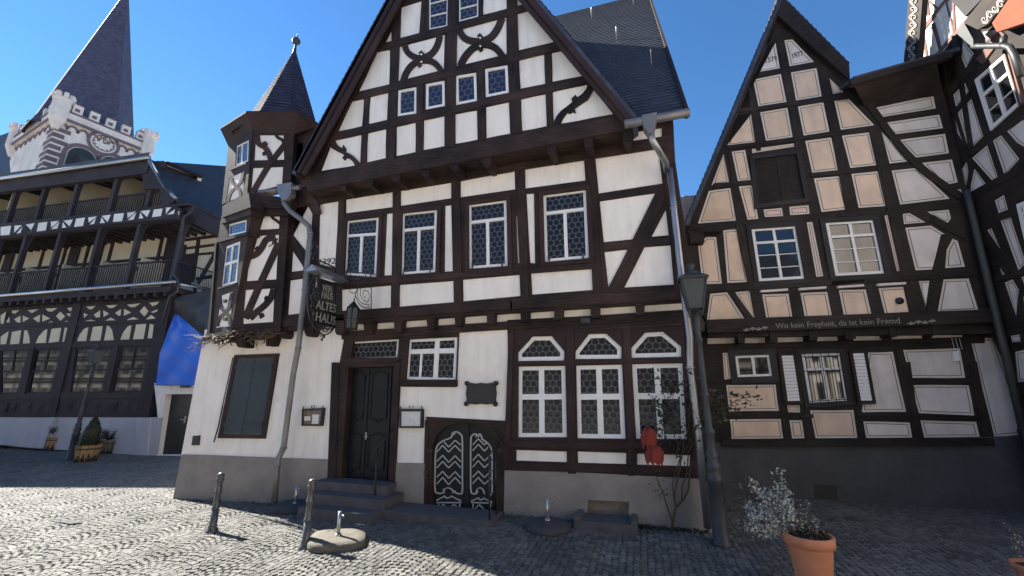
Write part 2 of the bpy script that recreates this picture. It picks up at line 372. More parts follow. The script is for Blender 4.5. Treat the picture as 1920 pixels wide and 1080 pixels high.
def timber_layer(pl, outer, panels, openings, off=0., pd=.02, od=.12, side=.1, tm='timber', mb=None, m=0, jit=True):
    """timber sheet with holes cut; returns (timber MB, list of panel polygons in world on the recessed plane)"""
    mb = mb or MB(); mb.rn = .5
    lo = [[pl.at(x, y, off) for x, y in q] for q in [outer] + panels + openings]
    for i in range(1, 1 + len(panels) if jit else 1):       # hand-hewn edges: never quite straight
        q = lo[i]; r = []; uq = [pl.uv(p) for p in q]; thick_ = abs(area2(uq)) / sum((q[j] - q[j - 1]).length for j in range(len(q))) > .085
        for j in range(len(q)):
            p0, p1 = q[j], q[(j + 1) % len(q)]; L = (p1 - p0).length; r.append(p0)
            if L > .35 and thick_:
                t_ = pl.n.cross((p1 - p0).normalized()); k = 2 if L > .9 else 1
                for h in range(1, k + 1): r.append(p0 + (p1 - p0) * (h / (k + 1)) + t_ * random.uniform(-.007, .007))
        lo[i] = r
    u2 = [[pl.uv(p) for p in q] for q in lo]
    for i in range(len(lo)):
        if area2(u2[i]) < 0: lo[i].reverse(); u2[i].reverse()
    flat = [p for q in lo for p in q]; fu = [t for q in u2 for t in q]
    trs = [list(t) for t in tessellate_polygon([[Vector((t[0], t[1], 0)) for t in q] for q in u2])]
    if jit and abs(sum(abs(area2([fu[k] for k in t])) for t in trs) - (area2(u2[0]) - sum(area2(q) for q in u2[1:]))) > .003 * area2(u2[0]):
        return timber_layer(pl, outer, panels, openings, off, pd, od, side, tm, mb, m, False)
    for tr in trs:
        if area2([fu[k] for k in tr]) < 0: tr.reverse()
        mb.face([flat[k] for k in tr], [fu[k] for k in tr], m)
    res = []
    for i, q in enumerate(lo):
        d = side if i == 0 else (pd if i <= len(panels) else od)
        B = [p - pl.n * d for p in q]; k = len(q)
        for a in range(k):
            b = (a + 1) % k
            if i == 0: mb.face([q[b], q[a], B[a], B[b]], None, m)
            else: mb.face([q[a], q[b], B[b], B[a]], None, m)
        if 0 < i <= len(panels): res.append(B)
    return mb, res
def grow(P, pl, d):
    u2 = inset([pl.uv(p) for p in P], -d); h = (P[0] - pl.p0).dot(pl.n)
    return [pl.pt(a, b, h) for a, b in u2]
def fill_panels(pl, polys, mb, m=0, over=.01):
    for P in polys:
        mb.rnd(); P = grow(P, pl, over); u2 = [pl.uv(p) for p in P]
        for tr in tessellate_polygon([[Vector((t[0], t[1], 0)) for t in u2]]):
            tr = list(tr)
            if area2([u2[k] for k in tr]) < 0: tr.reverse()
            mb.face([P[k] for k in tr], [u2[k] for k in tr], m)
def bordered(pl, polys, mb, edge=.045, line=.014, mi=(0, 1, 2)):
    """plaster panel with a painted border: cream margin, thin line, field (three materials in one sheet)"""
    for P in polys:
        mb.rnd(); h = (P[0] - pl.p0).dot(pl.n); u = [pl.uv(p) for p in P]
        A = abs(area2(u)); per = sum((Vector(u[i]) - Vector(u[i - 1])).length for i in range(len(u)))
        k = min(1., A / per / (edge + line) * .8); e = edge * k; l_ = line * max(k, .6)
        rings = [inset(u, -.008), inset(u, e), inset(u, e + l_)]
        n = len(u)
        for r in range(2):
            for i in range(n):
                j = (i + 1) % n; q = [rings[r][i], rings[r][j], rings[r + 1][j], rings[r + 1][i]]
                mb.face([pl.pt(a, b, h) for a, b in q], q, mi[r])
        q = rings[2]
        for tr in tessellate_polygon([[Vector((t[0], t[1], 0)) for t in q]]):
            tr = list(tr)
            if area2([q[t] for t in tr]) < 0: tr.reverse()
            mb.face([pl.pt(*q[t], h) for t in tr], [q[t] for t in tr], mi[2])
def quad_at(Q, a, b):
    """bilinear in world: Q = TL,TR,BR,BL ; a right 0..1, b down 0..1"""
    return (Q[0] * (1 - a) + Q[1] * a) * (1 - b) + (Q[3] * (1 - a) + Q[2] * a) * b
def window(parent, pl, q, off=-.05, vb=(.5,), hb=(.3,), fw=.055, bw=.04, th=.05, glass='leaded', frame='white', poly=None, sub=(), label=None, pane_off=.03, name='window'):
    """frame mesh (outer bars, vb vertical, hb horizontal as fractions) + pane child. q = TL TR BR BL px; sub = extra bars (a0,b0,a1,b1,width)"""
    mb = MB()
    if poly is None:
        Q = [pl.at(x, y, off) for x, y in q]
        W = ((Q[1] - Q[0]).length + (Q[2] - Q[3]).length) / 2; H = ((Q[3] - Q[0]).length + (Q[2] - Q[1]).length) / 2
        def bar(a0, b0, a1, b1, m=0, o2=0):
            c = [quad_at(Q, a0, b0) + pl.n * o2, quad_at(Q, a1, b0) + pl.n * o2, quad_at(Q, a1, b1) + pl.n * o2, quad_at(Q, a0, b1) + pl.n * o2]
            mb.rnd().prism(pl, c, 0, th + o2, 0, world=True)
        fx = fw / W; fy = fw / H
        bar(0, 0, 1, fy); bar(0, 1 - fy, 1, 1); bar(0, fy, fx, 1 - fy); bar(1 - fx, fy, 1, 1 - fy)
        ys = [0] + list(hb) + [1]
        for h in hb: bar(fx, h - bw / 2 / H, 1 - fx, h + bw / 2 / H, 0, .006)
        for v in vb:
            if isinstance(v, tuple): v, b0, b1 = v
            else: b0, b1 = fy, 1 - fy
            bar(v - bw / 2 / W, b0, v + bw / 2 / W, b1, 0, .003)
        for a0, b0, a1, b1, t in sub:
            if abs(a1 - a0) > abs(b1 - b0): bar(a0, b0 - t / 2 / H, a1, b1 + t / 2 / H, 0, -.01)
            else: bar(a0 - t / 2 / W, b0, a1 + t / 2 / W, b1, 0, -.012)
        fr = mb.build(name, frame, parent)
        pm = MB(); c = [p - pl.n * pane_off for p in (quad_at(Q, .01, .01), quad_at(Q, .99, .01), quad_at(Q, .99, .99), quad_at(Q, .01, .99))]
        pm.prism(pl, c, 0, .01, 0, world=True); pm.build('pane', glass, fr)
    else:
        P = [pl.at(x, y, off) for x, y in poly]; u = [pl.uv(p) for p in P]
        if area2(u) < 0: P.reverse(); u.reverse()
        h = (P[0] - pl.p0).dot(pl.n); inn = inset(u, fw); n = len(u)
        for i in range(n):
            j = (i + 1) % n
            a, b, c, d = pl.pt(*u[i], h), pl.pt(*u[j], h), pl.pt(*inn[j], h), pl.pt(*inn[i], h)
            mb.face([a, b, c, d], None); mb.face([d, c, c - pl.n * th, d - pl.n * th], None); mb.face([b, a, a - pl.n * th, b - pl.n * th], None)
        fr = mb.build(name, frame, parent)
        pm = MB(); pm.prism(pl, [pl.pt(*t, h - pane_off) for t in inset(u, .01)], 0, .01, 0, world=True); pm.build('pane', glass, fr)
    if label: fr['label'] = label
    return fr
def text_into(mb, body, origin, u, wv, n, size, ext=.004, m=0, align='CENTER', shear=0, sx=1.):
    cu = bpy.data.curves.new('t', 'FONT'); cu.body = body; cu.size = size; cu.extrude = ext; cu.align_x = align; cu.resolution_u = 3; cu.shear = shear
    ob = bpy.data.objects.new('t', cu); C.objects.link(ob)
    dg = bpy.context.evaluated_depsgraph_get(); me = bpy.data.meshes.new_from_object(ob.evaluated_get(dg))
    o = Vector(origin); u = Vector(u); wv = Vector(wv); n = Vector(n)
    vs_ = [o + u * v.co.x * sx + wv * v.co.y + n * (v.co.z + ext) for v in me.vertices]
    mb.shared(vs_, [tuple(p.vertices) for p in me.polygons], m, False)
    bpy.data.objects.remove(ob); bpy.data.curves.remove(cu); bpy.data.meshes.remove(me)
def clip(poly, axis, val, keep_greater):
    out = []; n = len(poly)
    for i in range(n):
        a = poly[i]; b = poly[(i + 1) % n]; ia = (a[axis] >= val) == keep_greater; ib = (b[axis] >= val) == keep_greater
        if ia: out.append(a)
        if ia != ib:
            t = (val - a[axis]) / (b[axis] - a[axis]); out.append((a[0] + (b[0] - a[0]) * t, a[1] + (b[1] - a[1]) * t))
    return out
def slate_sheet(mb, pl, P, course=.16, lift=.018, th=.12, m=0):
    """roof slab of overlapping slate courses; P world points on the plane"""
    u = [pl.uv(p) for p in P]
    if area2(u) < 0: P = P[::-1]; u = u[::-1]
    v0 = min(t[1] for t in u); v1 = max(t[1] for t in u); v = v0
    while v < v1:
        q = clip(clip(u, 1, v, True), 1, v + course, False)
        if len(q) >= 3:
            mb.rnd()
            mb.face([pl.pt(a, b, lift * (1 - (b - v) / course)) for a, b in q], q, m)
            lo = [t for t in q if abs(t[1] - v) < 1e-6]
            if len(lo) >= 2:
                a = min(lo); b = max(lo); mb.face([pl.pt(a[0], v, 0), pl.pt(b[0], v, 0), pl.pt(b[0], v, lift), pl.pt(a[0], v, lift)], None, m)
        v += course
    B = [p - pl.n * th for p in P]; k = len(P)
    for i in range(k):
        j = (i + 1) % k; mb.face([P[j], P[i], B[i], B[j]], None, m)
    mb.face(B[::-1], None, m)
def ngon_fill(mb, pl, P, m=0): mb.prism(pl, P, 0, 0, m, world=True, cap='t')
# ------------------------------------------------------------------ ground
def rect_sheet(name, xs, ys, zf, m, kind='structure', uvs=1.):
    mb = MB()
    for i in range(len(xs) - 1):
        for j in range(len(ys) - 1):
            P = [(xs[i], ys[j]), (xs[i + 1], ys[j]), (xs[i + 1], ys[j + 1]), (xs[i], ys[j + 1])]
            mb.face([(a, b, zf(a)) for a, b in P], P)
    o = mb.build(name, m, loc=(0, 0, 0)); o['kind'] = kind; return o
M['groundm'] = mat('pale_bounce_paving', (.30, .28, .25), .9, var=.2, vscale=.6, bump=.6, bscale=25); M['joint'] = mat('joint_sand', (.075, .07, .06), .95, var=.4, vscale=2, bump=.6, bscale=30)  # unseen paving made paler than the setts to bounce sun onto the fronts
M['sett'] = mat('basalt_sett', (.108, .105, .096), .85, var=.3, vscale=1.1, bump=.5, bscale=45, rand=.34)
M['sett'].node_tree.nodes['Principled BSDF'].inputs['Specular IOR Level'].default_value = .45
ground = rect_sheet('ground', [-600, -20.5, -2.5, 600], [-600, -20, 0, 20, 900], lambda x: gz(x) - .012, 'groundm')
bed = rect_sheet('paving_bed', [-45, -20.5, -2.5, 16], [1.5, 12, 22], lambda x: gz(x) - .006, 'joint')
def setts():
    V = []; Fc = []; rn = []
    Wd = 1.25; Rr = .80; s = .092; n = 14
    for c in range(-26, 9):
        cx = c * Wd
        for k in range(0, 142):
            for j in range(n):
                t = (j - (n - 1) / 2) / n * Wd; dy = math.sqrt(Rr * Rr - t * t) - Rr
                x = cx + t + random.uniform(-.011, .011); y = 2.6 + k * s + dy + (c * .37 % 1) * s + .02 * math.sin(k * .7 + c * 2.1) + random.uniform(-.006, .006)
                if y < 2.2 or y > 15: continue
                q = Vector((x, y, 0)); f = q.dot(Fv); r = q.dot(Rv)
                if f < 2.2 or abs(r) > f * 1.5 + 1: continue
                if y > 7.62 and -10.5 < x < .85: continue
                if y > 10.42 and x > 0: continue
                if f > 11.5 and ((j + k) % 1): continue
                a = math.atan2(-t, math.sqrt(Rr * Rr - t * t)) + random.uniform(-.16, .16)
                ca, sa = math.cos(a), math.sin(a); hx = Wd / n / 2 * random.uniform(.80, .98); hy = s / 2 * random.uniform(.76, .97)
                z = gz(x); ht = random.uniform(.0, .006); tx = random.gauss(0, .035); ty = random.gauss(0, .035); i = len(V)
                for zz, kk in ((-.012, 1.), (.0 + ht, .96), (.006 + ht, .82)):
                    for ux, uy in ((-1, -1), (1, -1), (1, 1), (-1, 1)):
                        lx = ux * hx * kk; ly = uy * hy * kk
                        V.append((x + lx * ca - ly * sa, y + lx * sa + ly * ca, z + zz + lx * tx + ly * ty))
                for b in (0, 4):
                    for e in range(4):
                        e2 = (e + 1) % 4; Fc.append((i + b + e, i + b + e2, i + b + 4 + e2, i + b + 4 + e))
                Fc.append((i + 8, i + 9, i + 10, i + 11)); rn += [random.random()] * 9
    me = bpy.data.meshes.new('cobblestones'); me.from_pydata(V, [], Fc); me.materials.append(M['sett'])
    at = me.attributes.new('rnd', 'FLOAT', 'FACE'); at.data.foreach_set('value', rn)
    me.polygons.foreach_set('use_smooth', [False] * len(Fc))
    o = bpy.data.objects.new('cobblestones', me); C.objects.link(o); o['kind'] = 'structure'
    print('setts', len(rn) // 9)
setts()
# ------------------------------------------------------------------ THE INN
GF = Pl((0, 7.6, 0), (0, -1, 0)); F1 = Pl((0, 7.4, 0), (0, -1, 0)); GB = Pl((0, 7.0, 0), (0, -1, 0)); GV = Pl((0, 6.75, 0), (0, -1, 0))
inn = thing('timber_inn', 'tall white inn with dark timber framing, steep gable and corner oriel with pointed roof', 'house', (-4.5, 7.6, 0))
def Wd(s, fr): return px(fr, s)
E_ = lambda s: px('E', s)
# plaster of the ground floor
door_op = E_("372,235 345,818 105,808 145,240")
outer = [(384, 618), (1300, 542), (1302, 612), (953, 640), (949, 789), (798, 781), (795, 869), (741, 868), (737.8, 687), (653.7, 689), (642, 862), (617, 862), (340, 852)]
wm, _ = timber_layer(GF, outer, [], [E_("168,110 400,96 392,194 153,202"), E_("448,98 697,85 687,310 433,302")], 0, od=.12, side=.12)
wm.build('wall', 'plaster', inn)
mb = MB()
mb.prism(GF, [(340, 852), (620, 862), (612, 958), (560, 958), (322, 946)], .035, .2)
mb.prism(GF, [(741, 868), (796, 869), (793, 985), (741, 965)], .035, .2)
pm, _ = timber_layer(GF, [(946, 882), (1082, 885.5), (1233, 894), (1341, 900), (1345, 1012), (944, 985)], [], [px('M', "1068,322 1322,335 1320,450 1062,436")], .04, od=.22, side=.2)
mb.prism(GF, px('M', "1040,300 1350,300 1350,470 1040,460"), -.175, .02)
mb.v_ = None
build_split(mb, 'plinth', 'plinth', inn); pm.build('plinth', 'plinth', inn)
# timber work of the ground floor
tm, _ = timber_layer(GF, E_("125,72 703,46 690,340 404,338 378,824 345,818 372,235 145,240 105,808 45,806 100,210"), [], [E_("168,110 400,96 392,194 153,202"), E_("448,98 697,85 687,310 433,302")], .035, od=.12, side=.1)
tm.beam(GF, (640, 629), (953, 610), 15, 15, .06, .1); tm.beam(GF, (951, 610), (1308, 588), 16, 18, .05, .06)
tm.beam(GF, E_("118,205")[0], E_("404,200")[0], 9, 9, .05, .05); tm.beam(GF, E_("78,215")[0], E_("58,805")[0], 14, 16, .05, .05)
tm.beam(GF, E_("395,205")[0], E_("366,820")[0], 8, 9, .05, .05); tm.beam(GF, E_("405,318")[0], E_("692,318")[0], 12, 12, .06, .06)
tm.build('door_surround', 'timber', inn)
arch = ["108,203 108,160 180,82 275,80 337,155 337,200", "392,193 392,155 458,70 545,67 620,135 620,192", "667,187 667,140 737,62 825,57 915,130 915,182"]
low = ["110,230 342,226 350,580 108,580", "395,225 623,220 640,588 402,585", "672,218 922,213 942,590 692,587"]
strips = pxs('F', "100,642 350,650 350,703 100,695;403,650 643,657 643,712 405,706;697,660 960,668 957,723 697,715")
op = [px('F', a) for a in arch + low]
tb, pn = timber_layer(GF, [(951, 600), (1306, 582), (1341, 900), (1233, 894), (1082, 885.5), (946, 882), (949, 789), (953, 700)], strips, op, .02, .02, .12, .15)
for a, b, w0 in (("75,60", "50,740", 26), ("365,35", "375,760", 40), ("645,20", "672,770", 40), ("955,0", "1000,780", 44)):
    tb.beam(GF, px('F', a)[0], px('F', b)[0], w0 / 2.635, None, .045, .03)
for a, b, w0 in (("50,612", "1000,628", 34), ("50,722", "1010,748", 36), ("70,213", "950,200", 14)):
    tb.beam(GF, px('F', a)[0], px('F', b)[0], w0 / 2.635, None, .055, .035)
for i, s in enumerate(("78,60 104,60 104,155 170,82 165,72 ", "345,40 460,62 390,150 385,60", "625,30 735,54 664,135 650,60")): pass
tb.build('timber_wall', 'board', inn)
pp = MB(); fill_panels(GF, pn, pp); pp.build('wall', 'plaster', inn)
for i, a in enumerate(arch): window(inn, GF, None, off=-.02, poly=px('F', a), fw=.075, pane_off=.04, name='arched_window')
for a in low: window(inn, GF, px('F', a), off=-.02, vb=(.5,), hb=(.44,), fw=.075, bw=.10, pane_off=.04)
# transom light and side window
window(inn, GF, E_("170,112 398,98 390,192 155,200"), off=-.03, vb=(), hb=(), fw=.03)
window(inn, GF, E_("450,100 695,87 685,308 435,300"), off=-.02, vb=((.6, .0, 1.),), hb=(.31,), fw=.055, bw=.10, sub=((.28, .31, .28, 1, .05),))
# brackets of the first jetty and small plaster strips show between them
br = MB()
for s in ("240,962 297,958 290,1035 252,1038", "413,955 463,950 455,1028 420,1030", "598,945 645,940 640,1012 605,1015", "755,932 797,930 795,992 762,996", "937,922 980,918 978,985 940,985"):
    br.rnd().prism(F1, px('B', s), -.01, .25)
for s in ("135,895 183,890 183,968 140,970", "325,885 375,880 373,955 328,960", "528,872 583,868 583,945 535,948", "780,862 837,858 835,930 790,934"):
    br.rnd().prism(F1, px('C', s), -.01, .25)
for s in ("545,845 600,840 597,905 585,925 555,925 545,900", "712,825 770,815 765,890 752,912 725,914 712,890", "905,820 965,812 962,880 950,902 915,903 905,885", "468,905 530,890 500,972 468,975"):
    br.rnd().prism(F1, px('T', s), .02, .3)
build_split(br, 'jetty_bracket', 'timber', inn)
# ---- first floor
f1_out = [(556, 372), (1262, 222), (1266, 300), (1304, 563), (930, 587), (735, 601.5), (640, 607), (522, 622), (533, 500)]
f1_p = pxs('B', "145,280 408,240 408,325 145,360;453,233 738,187 738,275 453,318;375,362 408,358 403,708 360,710;703,318 738,312 747,685 700,688;"
          "122,790 400,765 398,890 122,908;448,762 750,740 752,860 445,885;5,220 85,205 100,235 5,250;145,190 238,170 255,212 145,225;298,155 390,138 405,185 295,203;"
          "455,128 555,110 572,158 452,180;615,100 720,82 722,135 612,152;783,78 900,58 915,98 780,122")
f1_p += [[px('B', "790,178")[0]] + px('C', "105,120 108,225") + px('B', "790,270"), px('B', "803,733") + px('C', "132,705 137,825") + px('B', "805,855"),
         px('B', "960,42") + px('D', "78,848 85,890") + px('B', "958,90")]
f1_p += pxs('D', "130,830 290,808 292,862 130,885;345,795 515,770 517,823 347,850;568,765 742,738 743,790 568,815")
f1_p += pxs('C', "163,108 495,57 503,175 165,220;558,43 880,-6 915,10 936,192 578,248;583,292 927,240 800,503 606,522;955,338 972,483 875,492;610,577 745,562 632,775;"
            "835,550 985,538 1008,760 722,777;170,250 213,247 220,640 192,640;113,375 118,370 131,640 122,640;197,697 550,672 558,790 203,817")
f1_p += pxs('T', "808,78 930,57 905,480 800,455;650,102 735,88 762,140 757,210 745,405 640,275;636,370 706,475 703,497 628,505;620,560 700,547 690,768 605,778;748,548 905,530 890,762 735,782")
f1_w = [px('B', "148,400 332,378 317,722 133,710"), px('B', "460,358 660,336 650,695 453,708"), px('B', "834,310 1050,281 1057,658 836,675"), px('C', "263,255 507,223 524,613 273,636")]
t1, pn = timber_layer(F1, f1_out, f1_p, f1_w, 0, .02, .1, .2)
def bm(mbx, pl, fr, a, b, w, off=.018, th=.03, w1=None):
    k = FR[fr][2]; A = px(fr, a)[0]; B = px(fr, b)[0]; mbx.beam(pl, A, B, w / k, None if w1 is None else w1 / k, off, th)
for a, b, w in (("120,285", "105,765", 34), ("430,120", "425,950", 38), ("762,90", "777,930", 44)): bm(t1, F1, 'B', a, b, w)
for a, b, w in (("135,40", "163,870", 46), ("530,0", "572,860", 50), ("960,20", "1030,850", 44)): bm(t1, F1, 'C', a, b, w)
bm(t1, F1, 'C', "942,225", "660,800", 64, .012); bm(t1, F1, 'C', "577,270", "940,219", 38, .01); bm(t1, F1, 'C', "607,548", "985,512", 44, .01)
bm(t1, F1, 'B', "-60,295", "1080,105", 38, .03); bm(t1, F1, 'C', "90,102", "960,-32", 38, .03)
bm(t1, F1, 'B', "80,940", "1080,874", 50, .04, .05); bm(t1, F1, 'C', "80,870", "1110,812", 60, .04, .05)
bm(t1, F1, 'B', "110,752", "1080,688", 30, .028); bm(t1, F1, 'C', "90,690", "560,655", 30, .028)
bm(t1, F1, 'T', "785,80", "745,860", 34); bm(t1, F1, 'T', "610,100", "560,860", 40); bm(t1, F1, 'T', "632,305", "722,470", 38, .012); bm(t1, F1, 'T', "585,530", "905,500", 34, .02); bm(t1, F1, 'T', "560,830", "960,795", 48, .04, .05)
t1.rnd().prism(F1, [(530, 318), (604, 318), (604, 384), (575, 380), (553, 376), (540, 405), (528, 405)], -.01, .2, cap='t')
t1.build('timber_frame', 'timber', inn)
pp = MB(); fill_panels(F1, pn, pp); pp.build('wall', 'plaster', inn)
# window casings of the first floor
cs = MB()
for q in f1_w:
    c = Vector((sum(p[0] for p in q) / 4, sum(p[1] for p in q) / 4)); o = []
    Q = [F1.at(x, y, .03) for x, y in q]
    u = [F1.uv(p) for p in Q]
    if area2(u) < 0: Q.reverse(); u.reverse()
    o = inset(u, -.085); i_ = inset(u, .0)
    for k in range(4):
        j = (k + 1) % 4; cs.rnd(); cs.prism(F1, [F1.pt(*o[k], .034), F1.pt(*o[j], .034), F1.pt(*i_[j], .034), F1.pt(*i_[k], .034)], 0, .05, 0, world=True)
cs.build('window_casing', 'board', inn)
for q in (px('B', "150,402 330,380 315,718 135,706"), px('B', "462,360 658,338 648,690 455,705"), px('B', "836,312 1048,283 1055,655 838,672"), px('C', "265,257 505,225 522,610 275,633")):
    fr = window(inn, F1, q, off=-.03, vb=((.5, .29, 1.),), hb=(.29,), fw=.055, bw=.065)
    hk = MB(); Q = [F1.at(x, y, .03) for x, y in q]
    for t in (.08, .85):
        p = Q[3] * (1 - t) + Q[2] * t + Vector((0, 0, .03)); hk.tube([p + Vector((0, 0, .1)), p, p + Vector((.03, -.06, -.06)), p + Vector((.05, -.07, .02))], .012, 6)
    build_split(hk, 'window_catch', 'iron', fr)
# ---- gable
gb_out = [(560, 352), (836, -185), (1186, 242)]
gp = pxs('A', "58,850 83,812 240,778 232,952 5,990;275,770 383,745 380,915 270,940;442,733 553,707 552,880 440,903;600,695 720,670 720,845 597,868;783,660 908,637 912,808 783,832;"
         "960,618 1092,590 1100,773 962,800;1163,573 1305,543 1312,730 1170,757;185,585 257,570 243,730 103,760;290,560 395,535 387,693 280,718;1150,347 1297,313 1303,485 1160,513;"
         "1340,305 1395,293 1518,440 1345,473;330,300 405,287 400,488 222,530;455,270 722,198 717,402 447,470;787,175 1078,98 1080,313 790,383;1140,78 1200,62 1355,243 1143,292;"
         "375,250 413,175 413,238;470,40 587,3 575,190 462,220;945,-20 1080,-55 1080,50 943,85;1137,-10 1145,-5 1170,25 1137,35")
gp += [px('D', "112,530 315,487 345,515 463,660 160,715 118,722")]
gw = pxs('A', "452,522 562,501 558,657 448,674;611,485 722,465 724,614 610,635;783,438 905,418 910,585 786,609;953,398 1087,375 1094,537 958,564;630,-50 745,-85 738,150 630,172;803,-90 918,-110 917,96 803,126")
tg, pn = timber_layer(GB, gb_out, gp, gw, 0, .02, .08, .15)
for a, b, w in (("445,110", "408,925", 42), ("577,470", "575,890", 38), ("768,-60", "750,850", 56), ("928,390", "936,810", 38), ("1108,-60", "1138,770", 56), ("1318,310", "1333,728", 36), ("268,570", "252,940", 28),
                ("605,-40", "585,190", 24), ("930,-80", "930,90", 20)):
    bm(tg, GB, 'A', a, b, w, .016)
for a, b, w in (("60,793", "1545,461", 38), ("190,562", "1400,265", 36), ("335,276", "1195,42", 36)): bm(tg, GB, 'A', a, b, w, .026)
tg.beam(GB, (574, 344), (1184, 227), 28, 28, .05, .5)
# rake timbers
for a, b, w in (((577, 330), (833, -175), 16), ((1173, 222), (842, -178), 15)): tg.beam(GB, a, b, w, None, .036, .04)
# curved braces and crossed ornaments
def rib(fr, s, w, mbx=tg, pl=GB, off=.012):
    mbx.rnd(); P = px(fr, s)
    # Catmull smoothing
    Q = []
    for i in range(len(P) - 1):
        p0 = Vector(P[max(i - 1, 0)]); p1 = Vector(P[i]); p2 = Vector(P[i + 1]); p3 = Vector(P[min(i + 2, len(P) - 1)])
        for t in (0, .25, .5, .75):
            Q.append(.5 * ((2 * p1) + (p2 - p0) * t + (2 * p0 - 5 * p1 + 4 * p2 - p3) * t * t + (3 * p1 - p0 - 3 * p2 + p3) * t ** 3))
    Q.append(Vector(P[-1])); mbx.ribbon(pl, Q, w / FR[fr][2], off, .032)
def poly(fr, s, mbx=tg, pl=GB, off=.012, th=.032): mbx.rnd().prism(pl, px(fr, s), off, th, cap='t')
poly('A', "62,808 84,810 95,832 115,850 130,855 133,836 150,862 145,880 165,885 190,900 215,925 236,948 204,962 190,935 165,915 150,912 143,927 128,915 140,895 120,885 90,870 60,852")
poly('D', "118,722 120,700 135,670 160,640 200,610 225,590 220,570 243,547 255,562 285,540 305,515 314,486 348,512 338,535 315,575 275,600 240,625 245,652 225,645 214,655 195,650 170,685 157,716")
rib('A', "487,258 505,300 545,328 585,334 640,312 675,265 692,205", 34); rib('A', "480,468 495,425 530,375 585,348 640,352 675,375 702,412", 34, off=.016)
rib('A', "805,168 825,208 865,232 925,237 985,215 1025,165 1052,102", 38); rib('A', "812,380 835,330 880,280 930,256 985,260 1025,285 1060,330", 38, off=.016)
for cx, cy in ((585, 306), (572, 374), (924, 206), (927, 282)): poly('A', f"{cx-16},{cy} {cx},{cy-16} {cx+16},{cy} {cx},{cy+16}", off=.02)
tg.build('gable_timber_frame', 'timber', inn)
pp = MB(); fill_panels(GB, pn, pp)
for cx, cy in ((586, 313), (586, 357), (926, 218), (927, 266)): pp.prism(GB, px('A', f"{cx-6},{cy} {cx-3},{cy-5} {cx+3},{cy-5} {cx+6},{cy} {cx+3},{cy+5} {cx-3},{cy+5}"), .025, .01, cap='t')
pp.build('gable_wall', 'plaster', inn)
for s in ("453,523 560,503 557,655 450,672", "613,487 720,467 722,612 612,633", "785,440 903,420 908,583 788,607", "955,400 1085,377 1092,535 960,562"):
    window(inn, GB, px('A', s), off=-.01, vb=(), hb=(), fw=.06, glass='leadedblue', pane_off=.03)
for s in ("632,-48 743,-80 736,150 632,170", "805,-85 916,-108 915,94 805,124"):
    window(inn, GB, px('A', s), off=-.02, vb=(), hb=(.33, .66), fw=.03, bw=.02, glass='leadedblue', pane_off=.02)
# gable jetty brackets
br = MB()
for s in ("238,150 295,142 295,205 270,208 255,195 240,172", "390,118 450,108 448,180 420,185 400,165 392,150", "555,85 612,78 612,150 585,155 565,140 558,120", "720,50 780,42 780,120 755,125 735,110 722,90",
          "902,18 960,10 958,92 935,98 915,80 903,60", "98,170 145,165 145,230 120,232 105,215"): br.rnd().prism(GB, px('B', s), .01, .42, cap='t')
for s in ("78,800 130,795 128,885 110,895 85,888 80,860", "290,770 343,765 342,850 315,858 296,845", "517,735 567,728 565,815 540,822 518,812"): br.rnd().prism(GB, px('D', s), .01, .42, cap='t')
# curved corner bracket under the left eave
rib('S', "625,885 640,950 665,990 690,1030 705,1085", 40, br, F1, .06)
build_split(br, 'jetty_bracket', 'timber', inn)
# ---- roofs
eL = atY(549, 326, 6.75); ap = atY(836, -202, 6.75); eR = atY(1190, 219, 6.75)
rf = MB()
for a, b, sgn in ((eL, ap, -1), (ap, eR, 1)):
    pl = Pl(a, Vector((0, 1, 0)).cross(b - a) if Vector((0, 1, 0)).cross(b - a).z > 0 else -Vector((0, 1, 0)).cross(b - a), (0, 1, 0))
    slate_sheet(rf, pl.moved(.05), [p + pl.n * .05 for p in (a, b, b + Vector((0, 9, 0)), a + Vector((0, 9, 0)))], .17, .02, .12)
rf.build('main_roof', 'slate', inn)
bb = MB()
bb.beam(GV, (556, 322), (838, -196), 11, 11, 0, .06); bb.beam(GV, (1184, 226), (834, -196), 11, 11, .004, .06)
bb.beam(GV, (568, 327), (840, -172), 8, 8, -.03, .05); bb.beam(GV, (1174, 230), (832, -172), 8, 8, -.026, .05)
# soffit boards
for a, b in ((eL, ap), (ap, eR)):
    d = Vector((0, .35, 0)); n = Vector((0, 1, 0)).cross(b - a).normalized(); n = n if n.z > 0 else -n
    bb.face([a - n * .10, b - n * .10, b - n * .10 + d, a - n * .10 + d])
bb.build('bargeboard', 'board', inn)
# cross roof at the right
ra = atY(1188, 219, 7.15); rb = atY(1282, 204, 7.15); rc = atY(1213, -12, 12.0)
PR = plane3(ra, rb, rc)
rf = MB(); P = [PR.at(1100, 236), PR.at(1283, 206), PR.at(1214, -12), PR.at(1000, 40)]
slate_sheet(rf, PR, P, .15, .022, .1)
bk = Vector((0, 1, 0)); top1, top2 = P[2], P[3]; l1 = Vector((P[1].x, 2 * top1.y - P[1].y, P[1].z)); l2 = Vector((P[0].x - 5, l1.y, P[0].z))
plb = plane3(top1, top2, l1); 
rf.face([top1, top2, l2, l1])
rf.build('cross_roof', 'slate', inn)
vb_ = MB()
vb_.bar3(P[1] + Vector((.03, -.02, -.1)), P[2] + Vector((.03, 0, -.08)), .06, .2); vb_.build('verge_board', 'board', inn)
sn = MB()
for x, y in ((1110, 30), (1157, 70), (1221, 118), (1188, 4)):
    p = PR.at(x, y + 6); sn.tube([p, p + PR.n * .12 + Vector((0, 0, .22)), p + PR.n * .2 + Vector((0, 0, .2))], .018, 5)
sn.build('roof_hook', 'steel', inn)
